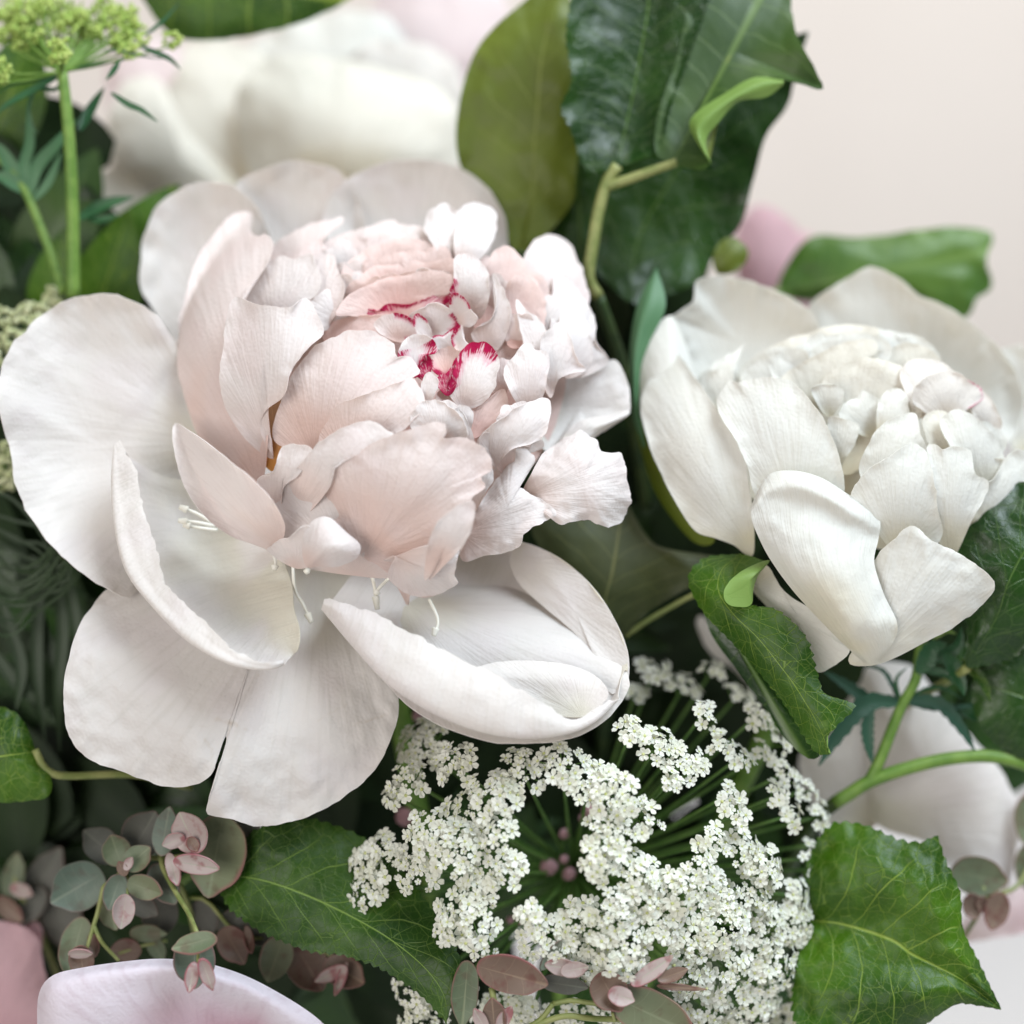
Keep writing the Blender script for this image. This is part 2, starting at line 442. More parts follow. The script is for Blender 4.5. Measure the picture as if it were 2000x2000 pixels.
M['frondblue'] = leaf_mat('blue fine foliage', (.02, .075, .045), (.035, .11, .065), (.05, .14, .08), rough=.45, relief=.3, latn=5)
M['fronddark'] = leaf_mat('dark fine foliage', (.016, .042, .012), (.030, .064, .018), (.04, .08, .028), rough=.5, relief=.2, latn=4)
M['euc'] = leaf_mat('eucalyptus leaf', (.13, .17, .10), (.19, .21, .12), (.22, .25, .15), rough=.5, relief=.2, rim=(.30, .13, .12), spots=.3, latn=5)
M['eucpink'] = leaf_mat('young eucalyptus leaf', (.46, .36, .34), (.62, .52, .50), (.52, .50, .42), rough=.5, relief=.3, rim=(.46, .13, .17), spots=.6, latn=4, trans=.3)
M['eucred'] = leaf_mat('reddish eucalyptus leaf', (.17, .115, .085), (.24, .16, .12), (.28, .20, .14), rough=.5, relief=.2, rim=(.30, .10, .10), spots=.4, latn=4)
M['eucblue'] = leaf_mat('blue eucalyptus leaf', (.11, .155, .12), (.165, .205, .15), (.20, .24, .18), rough=.5, relief=.2, rim=(.28, .14, .14), spots=.25, latn=5)
M['eucdark'] = leaf_mat('shaded eucalyptus leaf', (.085, .09, .075), (.12, .12, .10), (.13, .14, .11), rough=.55, relief=.15, latn=5, rim=(.16, .09, .08))  # darker copy of the eucalyptus leaf with shade put into its colour
M['stem'] = plain_mat('green stem', (.10, .20, .03), (.16, .27, .05), 260, .5, .25)
M['stemolive'] = plain_mat('olive stem', (.17, .21, .06), (.26, .28, .10), 260, .5, .25)
M['stemdark'] = plain_mat('dark stem', (.025, .055, .015), (.05, .085, .02), 260, .5, .25)
M['ray'] = plain_mat('umbel ray', (.07, .16, .03), (.12, .22, .05), 260, .5, .15)
M['floret'] = plain_mat('floret petal', (.74, .75, .64), (.83, .84, .77), 250, .6, .1, .22)
M['floreteye'] = plain_mat('floret eye', (.42, .46, .16), (.60, .62, .32), 900, .6, .1)
M['bud'] = plain_mat('umbel bud', (.34, .50, .10), (.55, .66, .20), 700, .55, .2, .2)
M['budcream'] = plain_mat('cream bud', (.50, .55, .28), (.68, .70, .46), 500, .6, .1, .15)
M['wall'] = plain_mat('wall paint', (.77, .695, .635), (.80, .725, .665), 4, .8, .05)
M['table'] = plain_mat('table top', (.47, .45, .445), (.50, .48, .47), 6, .6, .05)

def structure(name, V, F, mat):
    o = mk(name, V, F, mat, None, smooth=False); o['kind'] = 'structure'; return o
structure('wall', [(-3, .80, 0), (3, .80, 0), (3, .80, 2.6), (-3, .80, 2.6)], [(0, 1, 2, 3)], M['wall'])
structure('table', [(-3, -1.5, 0), (3, -1.5, 0), (3, .797, 0), (-3, .797, 0)], [(0, 1, 2, 3)], M['table'])

# all stems run together at a binding point below the frame and stand on the table
TIE = (980., 2500., -560.)
def long_stem(parent, p, mat=None, r=22, sheet='P', k=0):
    x, y, d = zz(sheet, [p])[0]
    T = W(*TIE)
    foot = Vector((T.x + (T.x - W(x, y, d).x) * .35, T.y + .01 * math.sin(k * 2.1), 0.001))
    mid = T + Vector((.006 * math.cos(k * 1.3), .006 * math.sin(k * 1.3), 0))
    A = W(x, y, d)
    pts = [A, A.lerp(mid, .5) + Vector((0, .004, -.012)), mid, foot]
    # back to px so that tube_geo can be used
    def inv(v):
        q = v - CAMLOC; kk = q.dot(FWD); dd = DIST - kk / PX; s = kk / DIST
        return (q.dot(RIGHT) / s + 1000, 1000 - q.dot(UP) / s, dd)
    V, F = tube_geo([inv(v) for v in pts], r, r * .9, 24, 10)
    return mk('stem', V, F, mat or M['stemdark'], parent)

# ================================================================ large blush peony
def S1(x, y):
    u = (x - 800) / 470; v = (y - 745) / 440
    e = math.sqrt(max(.03, 1 - u * u - v * v))
    d = -190 + 330 * e + .30 * (y - 745)
    return d - 70 * math.exp(-(((x - 850) / 150) ** 2 + ((y - 665) / 100) ** 2))

peony = thing('peony', 'large open blush white peony with crimson flecked centre and wide drooping outer petals', 'peony', W(700, 1080, -160))
long_stem(peony, (720, 1060, -150), M['stem'], 24, k=1)
g = M['guard']
def bruises(x, y, r, v):
    q = 0.0
    for (ax, ay, bx, by, wd, am) in ((1670, 1003, 1830, 955, 3.5, .75), (1470, 1000, 1640, 905, 3, .5), (1020, 975, 1112, 1003, 6, .9), (962, 1070, 1000, 1120, 5, .8), (780, 1290, 868, 1020, 3, .45), (868, 1020, 1000, 1005, 3, .5), (1110, 1010, 1215, 1035, 3, .55), (1210, 780, 1240, 765, 4, .6), (1000, 1120, 1005, 1190, 4, .7)):
        a = np.array((ax * .4141, 1000 + ay * .4141)); b = np.array((bx * .4141, 1000 + by * .4141)); p = np.array((x, y))
        t = min(1, max(0, (p - a) @ (b - a) / ((b - a) @ (b - a))))
        q = max(q, .62 * am * math.exp(-(np.linalg.norm(p - a - t * (b - a)) / wd) ** 2))
    return q
# back guard petals
petal(peony, 'F', [(470, 700, -230), (350, 660, -260), (300, 600, -265), (266, 545, -260), (266, 480, -260), (278, 425, -255), (305, 380, -255), (350, 352, -255),
                   (400, 344, -260), (445, 352, -265), (490, 400, -270), (520, 500, -265), (510, 620, -240)], g, cd=-320, ripple=10, frill=3, lay=20)
petal(peony, 'F', [(560, 640, -260), (470, 560, -290), (440, 440, -300), (445, 352, -300), (490, 322, -298), (545, 304, -298), (600, 310, -300), (650, 335, -300),
                   (690, 420, -300), (660, 560, -280)], g, cd=-350, ripple=10, frill=2)
petal(peony, 'F', [(790, 640, -260), (680, 560, -290), (612, 440, -292), (614, 390, -285), (645, 345, -280), (705, 314, -278), (770, 301, -280), (835, 306, -282), (890, 330, -285),
                   (930, 368, -285), (950, 410, -285), (958, 470, -280), (930, 560, -270), (880, 620, -260)], g, cd=-345, ripple=8, frill=2)
# left guard
petal(peony, 'F', [(420, 840, -110), (350, 720, -90), (330, 650, -60), (300, 600, -40), (255, 570, -30), (205, 554, -30), (150, 560, -30), (95, 584, -20), (45, 625, -5), (12, 668, 15),
                   (0, 712, 40), (-8, 745, 70), (2, 790, 60), (18, 850, 40), (28, 910, 40), (52, 965, 45), (92, 1022, 55), (140, 1070, 65), (195, 1105, 70), (250, 1122, 60),
                   (320, 1050, -70), (400, 940, -130)], g, cd=-75, center=(190, 840), ripple=12, frill=3, K=24, M=110, p=1.7, crease=9, dent=14)
# bottom guard with a torn slit
def fit_surface(sheet, pts):
    P = np.array(zz(sheet, pts)); x = (P[:, 0] - 450) / 400; y = (P[:, 1] - 1350) / 300
    B_ = lambda x, y: np.stack([np.ones_like(x), x, y, x * x, x * y, y * y, y ** 3, x * x * y], -1)
    co = np.linalg.lstsq(B_(x, y), P[:, 2], rcond=None)[0]
    return lambda X, Y: float(B_(np.array((X - 450) / 400), np.array((Y - 1350) / 300)) @ co)
GB = [(600, 1000, -130), (420, 1010, -120), (290, 1060, -55), (200, 1114, 35), (152, 1178, 95), (127, 1250, 120), (120, 1320, 130), (128, 1385, 135), (165, 1430, 135), (240, 1460, 140),
      (318, 1485, 140), (368, 1480, 142), (398, 1462, 145), (410, 1432, 145), (421, 1400, 146), (428, 1388, 148), (421, 1425, 146), (405, 1478, 143), (392, 1515, 140), (393, 1534, 138), (430, 1544, 138), (484, 1558, 136), (560, 1548, 135), (640, 1510, 130),
      (704, 1456, 120), (742, 1385, 105), (752, 1325, 90), (738, 1260, 70), (700, 1130, -20)]
petal(peony, 'F', GB, g, surf=fit_surface('F', GB + [(450, 1270, 128), (350, 1350, 150), (550, 1350, 150), (300, 1200, 85), (620, 1230, 75)]), o0=0, o1=0, bulge=0, center=(512, 1120), ripple=9, frill=2, K=64, M=260, crease=5, dent=26, pig=bruises)
# lower left guard with its rim rolled over
loft(peony, 'E', [[(563, -335, 60), (640, -210, 80), (680, 0, 120), (745, 180, 160), (782, 330, 195), (950, 510, 235), (1150, 680, 265), (1285, 712, 255), (1330, 700, 235)],
                  [(548, -325, 60), (575, -150, 80), (600, 40, 120), (670, 250, 162), (765, 410, 198), (930, 560, 238), (1125, 694, 266), (1272, 724, 256), (1335, 710, 238)],
                  [(540, -310, 55), (527, -150, 70), (538, 50, 110), (592, 270, 155), (715, 440, 190), (890, 610, 235), (1090, 718, 262), (1265, 742, 250), (1345, 715, 225)],
                  [(560, -300, 20), (565, -140, 0), (600, 60, 20), (665, 270, 60), (780, 440, 100), (940, 590, 150), (1115, 685, 190), (1270, 722, 205), (1350, 705, 205)],
                  [(640, -240, -15), (700, -80, -25), (760, 100, 0), (840, 280, 42), (950, 430, 70), (1080, 560, 120), (1200, 640, 160), (1300, 690, 185), (1365, 690, 195)],
                  [(800, -160, -50), (870, -20, -50), (950, 140, -20), (1040, 290, 30), (1130, 420, 78), (1220, 530, 125), (1300, 600, 160), (1360, 650, 185), (1385, 670, 192)],
                  [(1080, -140, -20), (1160, -30, 0), (1250, 90, 40), (1330, 220, 85), (1375, 340, 130), (1385, 450, 160), (1410, 540, 185), (1413, 610, 195), (1400, 655, 200)]],
     g, nu=60, nv=44, ripple=7, frill=4, uvswap=True)
# lower right guard, a boat with a front lip
L = [[(612, 1130, 175), (690, 1150, 215), (770, 1192, 248), (860, 1238, 268), (940, 1278, 275), (1010, 1318, 268), (1072, 1356, 250), (1105, 1350, 235), (1148, 1322, 215)],
     [(610, 1140, 180), (680, 1185, 235), (755, 1240, 270), (835, 1288, 290), (920, 1328, 295), (1000, 1358, 285), (1068, 1372, 262), (1115, 1358, 242), (1158, 1322, 215)],
     [(608, 1150, 150), (665, 1218, 215), (730, 1288, 255), (805, 1338, 275), (893, 1376, 280), (982, 1392, 270), (1062, 1386, 250), (1122, 1362, 228), (1168, 1318, 200)],
     [(620, 1140, 90), (690, 1190, 140), (760, 1245, 170), (835, 1295, 190), (920, 1335, 205), (1000, 1360, 205), (1070, 1368, 195), (1125, 1350, 185), (1166, 1312, 180)],
     [(660, 1090, 0), (750, 1120, 20), (845, 1165, 40), (930, 1215, 70), (1010, 1262, 95), (1075, 1300, 115), (1120, 1315, 130), (1150, 1310, 145), (1168, 1298, 165)],
     [(690, 1060, -80), (790, 1060, -70), (880, 1085, -45), (960, 1115, -20), (1035, 1155, 15), (1095, 1200, 50), (1132, 1240, 85), (1155, 1265, 115), (1172, 1280, 150)],
     [(700, 1040, -120), (800, 1020, -100), (890, 1020, -70), (975, 1040, -40), (1040, 1075, -10), (1100, 1125, 25), (1140, 1180, 65), (1165, 1230, 105), (1178, 1265, 140)],
     [(700, 1030, -90), (800, 1005, -70), (895, 1005, -40), (985, 1024, -10), (1052, 1052, 15), (1110, 1100, 45), (1155, 1163, 80), (1180, 1225, 115), (1184, 1265, 140)]]
for k_, dz in ((3, 35), (4, 30), (5, 20), (6, 25), (7, -15)): L[k_] = [(a, b, c - dz * math.sin(math.pi * min(1, .12 + i / 9))) for i, (a, b, c) in enumerate(L[k_])]
loft(peony, 'F', L, g, nu=60, nv=50, ripple=6, frill=5, uvswap=True)
petal(peony, 'F', [(760, 1130, 0), (700, 1230, 120), (748, 1310, 180), (810, 1358, 205), (880, 1388, 215), (960, 1403, 215), (1050, 1398, 205), (1120, 1374, 190), (1172, 1325, 170), (1186, 1270, 140), (1120, 1180, 20), (950, 1100, -60)],
      g, cd=110, ripple=5, frill=2)
# right guards
petal(peony, 'B', [(1480, 860, -10), (1540, 770, -40), (1600, 715, -60), (1680, 690, -70), (1760, 668, -80), (1815, 650, -85), (1850, 700, -80), (1872, 790, -70), (1862, 858, -60),
                   (1800, 905, -40), (1735, 950, -25), (1680, 935, -20), (1610, 960, -10), (1540, 1010, 0)], g, cd=-75, ripple=12, frill=3, crease=10)
petal(peony, 'B', [(1600, 1000, 20), (1625, 930, 0), (1690, 885, -10), (1780, 868, -35), (1866, 850, -60), (1850, 880, -40), (1740, 950, -10), (1690, 985, 10)], g, cd=10, ripple=5, frill=2)
petal(peony, 'B', [(1450, 1190, 120), (1488, 1090, 130), (1530, 1020, 120), (1590, 975, 110), (1650, 945, 105), (1688, 922, 100), (1715, 948, 100), (1742, 962, 102), (1755, 1010, 105), (1800, 1012, 100), (1845, 1022, 90), (1858, 1100, 85),
                   (1880, 1200, 85), (1862, 1250, 90), (1825, 1298, 100), (1770, 1303, 115), (1700, 1278, 130), (1640, 1285, 140), (1600, 1300, 145), (1545, 1260, 145)],
      M['pale'], cd=150, ripple=16, frill=5, K=18, M=110, fq=1.3, crease=16)
petal(peony, 'B', [(1200, 1330, 110), (1270, 1230, 120), (1340, 1130, 125), (1400, 1030, 120), (1440, 995, 115), (1500, 1040, 105), (1470, 1090, 120), (1425, 1145, 140), (1500, 1180, 150), (1560, 1225, 150), (1592, 1255, 148),
                   (1520, 1290, 155), (1462, 1325, 160), (1440, 1372, 158), (1385, 1410, 150), (1300, 1420, 140), (1215, 1440, 120)], M['pale'], cd=165, ripple=16, frill=5, K=18, M=110, fq=1.3, crease=14)
petal(peony, 'B', [(1330, 1180, 60), (1300, 1080, 60), (1380, 990, 70), (1450, 945, 90), (1535, 965, 95), (1525, 1000, 95), (1450, 1025, 90), (1405, 1040, 85), (1400, 1090, 85), (1350, 1130, 75)], M['pale'], cd=85, ripple=10, frill=3)

# globe petals
def crimson(cx, cy, a0, a1, w=.12, amp=1.0):
    """pigment on the margin between two directions (degrees, y down) seen from a point"""
    X, Y = zz('B', [(cx, cy)])[0]
    def f(x, y, r, v):
        a = math.degrees(math.atan2(y - Y, x - X)) % 360
        ins = (a0 <= a <= a1) if a0 <= a1 else (a >= a0 or a <= a1)
        return amp * float(sstep(1 - w * 3.2, 1.0, np.array(r))) if ins else 0.0
    return f

GP = [
 # outline, material, lay, o0, o1, bulge, extra
 ([(560, 420), (440, 330), (440, 260), (490, 190), (560, 132), (655, 106), (700, 100), (738, 84), (748, 108), (705, 135), (660, 190), (640, 260), (620, 340)], 'globe', -60, 0, 10, 10, {}),
 ([(900, 420), (760, 380), (640, 260), (640, 215), (700, 170), (790, 138), (860, 118), (938, 98), (960, 112), (1060, 122), (1130, 160), (1200, 220), (1200, 300), (1060, 380)], 'globe', -80, 0, 10, 8, {}),
 ([(1160, 300), (1100, 200), (1060, 130), (1090, 62), (1145, 38), (1190, 60), (1225, 42), (1275, 38), (1345, 62), (1342, 115), (1330, 190), (1285, 255), (1230, 290)], 'pale', -30, 0, 25, 14, dict(frill=5, ripple=14)),
 ([(1200, 280), (1180, 190), (1195, 110), (1240, 80), (1320, 90), (1335, 150), (1310, 220), (1260, 270)], 'pale', -10, 0, 12, 16, dict(frill=4, ripple=10)),
 ([(940, 420), (820, 400), (740, 330), (760, 270), (850, 210), (950, 180), (1060, 180), (1160, 220), (1190, 300), (1140, 370), (1050, 400)], 'blush', -45, -30, 5, -16, {}),
 ([(950, 450), (830, 440), (800, 390), (810, 330), (870, 280), (960, 275), (1010, 260), (1100, 262), (1180, 250), (1195, 320), (1160, 380), (1060, 410)], 'blush', -30, -30, 8, -14, {}),
 ([(960, 500), (800, 480), (720, 470), (760, 405), (860, 345), (960, 320), (1080, 300), (1160, 312), (1190, 350), (1160, 390), (1060, 420)], 'blush', -12, -20, 12, -10, dict(pig=crimson(950, 420, 20, 110, .1))),
 ([(960, 520), (830, 500), (790, 482), (830, 452), (880, 458), (920, 430), (1000, 432), (1060, 412), (1150, 388), (1180, 420), (1130, 470)], 'blush', 2, -15, 8, 8, dict(pig=crimson(970, 500, 190, 350, .34))),
 # left side inner wall
 ([(480, 560), (380, 480), (330, 405), (350, 370), (420, 285), (500, 240), (560, 250), (620, 243), (655, 325), (640, 395), (615, 420), (620, 520)], 'pale', 5, -20, 20, 12, {}),
 ([(620, 600), (600, 500), (600, 420), (640, 340), (650, 255), (705, 240), (728, 300), (750, 378), (730, 450), (700, 495), (660, 560)], 'globe', -8, -20, 15, 12, {}),
 ([(700, 520), (680, 420), (720, 320), (760, 275), (830, 295), (820, 360), (800, 440), (760, 500)], 'globe', -35, -20, 10, 10, {}),
 ([(700, 620), (660, 540), (700, 500), (800, 478), (900, 470), (960, 490), (960, 560), (900, 600), (800, 640)], 'blush', -5, -20, 8, 8, {}),
 # right side
 ([(1300, 600), (1260, 520), (1290, 400), (1310, 270), (1380, 200), (1440, 235), (1475, 290), (1535, 322), (1562, 400), (1556, 480), (1500, 570), (1400, 620)], 'blush', -30, -20, 10, -10, {}),
 ([(1480, 560), (1440, 440), (1450, 300), (1462, 228), (1505, 170), (1560, 150), (1622, 180), (1672, 255), (1705, 350), (1712, 440), (1640, 520), (1560, 580)], 'globe', -50, 0, 10, 6, {}),
 ([(1400, 600), (1370, 500), (1380, 380), (1420, 320), (1490, 330), (1535, 400), (1540, 500), (1490, 580)], 'blush', -8, -20, 6, -16, {}),
 ([(1600, 700), (1560, 560), (1565, 420), (1572, 335), (1602, 298), (1640, 335), (1700, 418), (1738, 500), (1740, 580), (1790, 655), (1720, 705), (1660, 720)], 'pale', -25, 0, 25, 14, dict(ripple=12)),
 ([(1620, 720), (1590, 600), (1600, 480), (1650, 430), (1700, 500), (1722, 600), (1715, 680)], 'pale', -5, 0, 20, 18, {}),
 ([(1540, 740), (1480, 640), (1440, 540), (1425, 415), (1470, 455), (1535, 500), (1565, 580), (1568, 660)], 'pale', 10, -25, 25, 10, {}),
 ([(1300, 620), (1250, 560), (1262, 530), (1320, 500), (1350, 420), (1332, 308), (1372, 370), (1402, 470), (1380, 570), (1340, 620)], 'pale', 15, -20, 25, 10, {}),
 ([(1560, 800), (1520, 700), (1530, 560), (1600, 500), (1640, 580), (1665, 650), (1700, 690), (1640, 705), (1590, 730)], 'pale', 20, -20, 25, 10, dict(ripple=12)),
 ([(1300, 800), (1280, 700), (1290, 620), (1330, 570), (1420, 560), (1500, 590), (1520, 680), (1480, 800), (1400, 880)], 'blush', -25, -20, 5, 0, {}),
 ([(1470, 860), (1410, 790), (1378, 690), (1420, 632), (1440, 600), (1490, 572), (1500, 610), (1550, 622), (1548, 700), (1532, 790)], 'pale', 40, -20, 30, 14, dict(ripple=14, frill=4)),
 # crown
 ([(1230, 480), (1180, 420), (1165, 372), (1185, 310), (1180, 250), (1215, 225), (1265, 235), (1300, 280), (1322, 350), (1312, 430), (1280, 490)], 'pale', 30, -25, 20, 12, dict(pig=crimson(1240, 370, 110, 215, .18))),
 ([(1190, 500), (1160, 440), (1165, 395), (1200, 390), (1260, 460), (1275, 490), (1240, 520)], 'pale', 42, -15, 12, 10, dict(pig=crimson(1215, 450, 200, 360, .14))),
 ([(960, 580), (880, 540), (870, 500), (930, 470), (1000, 480), (1070, 530), (1060, 570)], 'globe', 18, -10, 10, 10, dict(pig=crimson(960, 520, 250, 60, .2))),
 ([(1090, 560), (1020, 520), (1010, 470), (1060, 440), (1110, 425), (1170, 460), (1205, 505), (1160, 550)], 'pale', 25, -10, 14, 16, dict(pig=crimson(1110, 500, 330, 40, .14))),
 ([(1100, 590), (1040, 560), (1020, 490), (1040, 470), (1075, 500), (1095, 545)], 'pale', 34, -10, 10, 10, dict(pig=crimson(1050, 520, 180, 330, .14))),
 ([(1160, 620), (1090, 590), (1090, 560), (1140, 545), (1180, 530), (1190, 580)], 'pale', 36, -10, 12, 10, dict(pig=crimson(1140, 580, 200, 10, .14))),
 ([(1190, 610), (1170, 570), (1195, 525), (1215, 520), (1220, 560), (1240, 590), (1220, 610)], 'pale', 46, -5, 16, 10, dict(pig=crimson(1200, 570, 120, 280, .2))),
 ([(1030, 720), (960, 640), (960, 600), (1000, 560), (1060, 555), (1110, 585), (1115, 620), (1060, 640)], 'pale', 34, -10, 22, 14, dict(pig=crimson(1040, 600, 330, 170, .30))),
 ([(1100, 760), (1000, 680), (1000, 620), (1060, 600), (1085, 640), (1090, 700)], 'globe', 20, -10, 10, 10, dict(pig=lambda x, y, r, v: .9)),
 ([(1150, 720), (1085, 680), (1080, 630), (1120, 600), (1200, 605), (1190, 660)], 'blush', 18, -10, 10, 6, dict(pig=crimson(1140, 650, 60, 180, .2))),
 ([(1150, 790), (1110, 740), (1120, 710), (1160, 690), (1190, 640), (1195, 700), (1180, 770)], 'globe', 30, -10, 10, 6, dict(pig=lambda x, y, r, v: .9)),
 ([(1210, 840), (1160, 780), (1170, 720), (1190, 650), (1215, 600), (1260, 578), (1312, 578), (1345, 615), (1360, 680), (1335, 770), (1280, 830)], 'pale', 48, -25, 22, 16, dict(pig=crimson(1260, 720, 150, 320, .24))),
 ([(1060, 820), (1050, 770), (1065, 720), (1090, 700), (1125, 735), (1110, 780), (1090, 810)], 'pale', 62, -10, 22, 12, {}),
 # front inner
 ([(1240, 960), (1160, 880), (1110, 800), (1130, 770), (1200, 820), (1290, 840), (1330, 800), (1380, 760), (1390, 840), (1320, 920)], 'blush', 0, -10, 8, 0, {}),
 ([(1320, 1090), (1270, 1000), (1290, 940), (1390, 862), (1480, 812), (1545, 797), (1570, 840), (1548, 925), (1490, 975), (1410, 1000), (1360, 1050)], 'pale', 42, -20, 30, 14, dict(ripple=10)),
 ([(1250, 1010), (1180, 900), (1130, 820), (1180, 815), (1230, 880), (1260, 960)], 'pale', 40, -10, 12, 10, {}),
 ([(1120, 980), (1020, 920), (1008, 890), (1035, 835), (1090, 806), (1160, 828), (1212, 880), (1235, 945), (1190, 990)], 'pale', 58, -25, 18, 16, dict(ripple=10)),
 ([(640, 1060), (520, 1000), (470, 960), (475, 880), (510, 790), (545, 700), (620, 610), (700, 560), (790, 533), (870, 545), (940, 585), (955, 640), (1000, 635), (1045, 675), (1048, 700), (1015, 722), (980, 760), (880, 800), (780, 900)], 'globe', 40, -40, 32, 20, dict(M=96)),
 ([(760, 1060), (650, 980), (690, 880), (740, 822), (850, 782), (950, 745), (1010, 722), (1060, 778), (1062, 840), (1010, 900), (945, 945), (860, 1000)], 'globe', 62, -40, 22, 16, {}),
 # left big upright ones
 ([(420, 1150), (300, 1080), (190, 975), (132, 830), (92, 660), (110, 450), (168, 265), (240, 150), (300, 92), (368, 65), (388, 85), (378, 138), (402, 166), (440, 155), (469, 178), (458, 245), (405, 330), (350, 400), (420, 560), (450, 850)], 'globe', 55, -30, 20, 20, dict(M=110, frill=4, center=(270, 560), crease=10)),
 ([(470, 1040), (360, 960), (270, 800), (270, 600), (295, 460), (315, 405), (360, 416), (420, 436), (480, 438), (545, 440), (598, 403), (640, 470), (674, 540), (620, 592), (545, 680), (512, 790), (440, 850), (418, 930)], 'pale', 85, -50, 40, 26, dict(M=110, frill=4, center=(430, 660), crease=12)),
 ([(470, 1090), (400, 1000), (395, 900), (430, 830), (500, 800), (540, 880), (540, 1000)], 'amber', -22, 0, 0, 0, {}),
 ([(800, 1500), (560, 1460), (440, 1390), (420, 1250), (520, 1120), (700, 1080), (900, 1200), (1000, 1400), (940, 1500)], 'pale', 55, 0, 0, 8, {}),
 # front outer
 ([(480, 1260), (405, 1130), (470, 1085), (500, 1000), (560, 978), (625, 1005), (580, 1090), (510, 1150), (500, 1230)], 'pale', 70, -10, 22, 14, {}),
 ([(540, 1310), (485, 1220), (495, 1150), (590, 1045), (700, 942), (790, 902), (870, 893), (910, 925), (945, 940), (900, 985), (800, 1020), (720, 1070), (690, 1150), (620, 1240)], 'pale', 92, -30, 20, 18, dict(M=96)),
 ([(830, 1430), (720, 1310), (600, 1262), (640, 1200), (690, 1130), (715, 1068), (850, 988), (960, 938), (1050, 905), (1130, 898), (1150, 930), (1140, 958), (1240, 960), (1310, 1008), (1328, 1080), (1290, 1108), (1305, 1150), (1252, 1200), (1250, 1290), (1215, 1380), (1182, 1500), (1198, 1530), (1130, 1568), (1060, 1587), (1010, 1570), (1000, 1620), (975, 1575), (930, 1500), (870, 1450)],
  'globe', 108, -40, 28, 30, dict(M=140, K=24, frill=4, center=(980, 1220), crease=12, ripple=10)),
 ([(1120, 1440), (1065, 1520), (1075, 1400), (1105, 1310), (1170, 1240), (1252, 1205), (1255, 1290), (1215, 1380), (1150, 1450), (1080, 1520)], 'pale', 140, 0, 20, 10, dict(M=60)),
 ([(950, 1420), (900, 1440), (960, 1420), (1070, 1380), (1200, 1370), (1186, 1490), (1198, 1530), (1130, 1568), (1055, 1585), (980, 1560), (920, 1500)], 'pale', 92, 0, 30, 20, dict(M=80, frill=4)),
 ([(560, 1470), (450, 1405), (470, 1375), (540, 1340), (600, 1300), (640, 1340), (640, 1440)], 'pale', 118, -10, 14, 10, {}),
 ([(520, 1420), (400, 1378), (300, 1340), (200, 1262), (130, 1160), (92, 1060), (74, 950), (85, 898), (130, 922), (200, 968), (290, 1040), (385, 1118), (465, 1202), (515, 1300), (508, 1370)], 'pale', 175, -35, 30, 32, dict(M=96, center=(290, 1160), frill=2)),
]
for ol, mt, lay, o0, o1, bl, ex in GP:
    sp = max(max(q[0] for q in ol) - min(q[0] for q in ol), max(q[1] for q in ol) - min(q[1] for q in ol))
    if sp < 190: bl *= .3; ex = dict(dict(ripple=9, flare=0.0, crease=9), **ex)
    petal(peony, 'B', ol, M[mt], surf=S1, lay=lay * 1.15, o0=o0 * 1.2, o1=o1 * 1.25 + 4, bulge=bl, **dict(dict(frill=4.5), **ex))
petal(peony, 'B', [(600, 1462, 225), (582, 1390, 235), (592, 1325, 240), (630, 1278, 245), (690, 1270, 250), (760, 1328, 246), (812, 1378, 240), (800, 1428, 235), (725, 1462, 225), (650, 1462, 222)], M['pale'], cd=274, p=2.0, frill=1, ripple=3)
rg = random.Random(31)
FAN = ((1, 0), (.72, -.55), (.4, -.92), (.14, -.86), (0., -.42), (.03, -.05), (-.02, .35), (.12, .82), (.4, .92), (.72, .52))
def ruffle(par, sheet, S_, x, y, a, ln, wd, mat, lay, o0=-34, o1=22):
    """an inner petal: (x, y) is the middle of its free margin, a the direction toward its base"""
    c_, s_ = math.cos(a), math.sin(a)
    ol = [(x + c_ * (u_ + rg.uniform(-.03, .03)) * ln - s_ * v_ * wd, y + s_ * (u_ + rg.uniform(-.03, .03)) * ln + c_ * v_ * wd) for u_, v_ in FAN]
    petal(par, sheet, ol, M[mat], surf=S_, lay=lay, o0=o0, o1=o1, bulge=8, ripple=9, frill=5, fq=1.0, crease=9, flare=.15)
# behind the heart the free margins point up, beside and below it they point to the heart
for (x, y, a, ln, wd, mt, lay) in ((560, 235, 60, 190, 110, 'globe', -48), (690, 200, 75, 190, 110, 'pale', -62), (830, 165, 85, 190, 120, 'globe', -66), (985, 150, 92, 190, 120, 'globe', -66), (760, 262, 70, 150, 90, 'globe', -40), (900, 235, 85, 150, 100, 'blush', -44), (1060, 215, 95, 150, 95, 'blush', -42),
                                   (830, 330, 80, 120, 90, 'blush', -24), (960, 305, 88, 120, 100, 'blush', -22), (1100, 290, 95, 110, 80, 'globe', -20), (700, 330, 60, 150, 80, 'globe', -22), (1385, 330, 110, 170, 80, 'globe', -14), (1610, 420, 115, 210, 85, 'pale', -8),
                                   (1440, 470, 100, 170, 70, 'globe', 8), (1340, 640, 80, 170, 70, 'globe', 2), (1400, 830, 70, 190, 80, 'pale', 20), (1330, 930, 75, 190, 80, 'globe', 26),
                                   (1180, 830, 80, 170, 70, 'pale', 44), (1260, 1040, 95, 210, 80, 'pale', 60), (620, 420, 40, 170, 90, 'pale', -8), (540, 330, 40, 190, 100, 'pale', -18), (1230, 170, 95, 150, 70, 'pale', -30)):
    ruffle(peony, 'B', S1, x, y, math.radians(a + rg.uniform(-10, 10)), ln, wd, mt, lay)
petal(peony, 'F', [(1100, 1352, 205), (1040, 1345, 195), (980, 1310, 190), (925, 1278, 180), (895, 1262, 170), (950, 1248, 150), (1030, 1248, 150), (1098, 1262, 160), (1138, 1288, 180), (1145, 1318, 195)], g, cd=182, ripple=4, frill=2, crease=2)
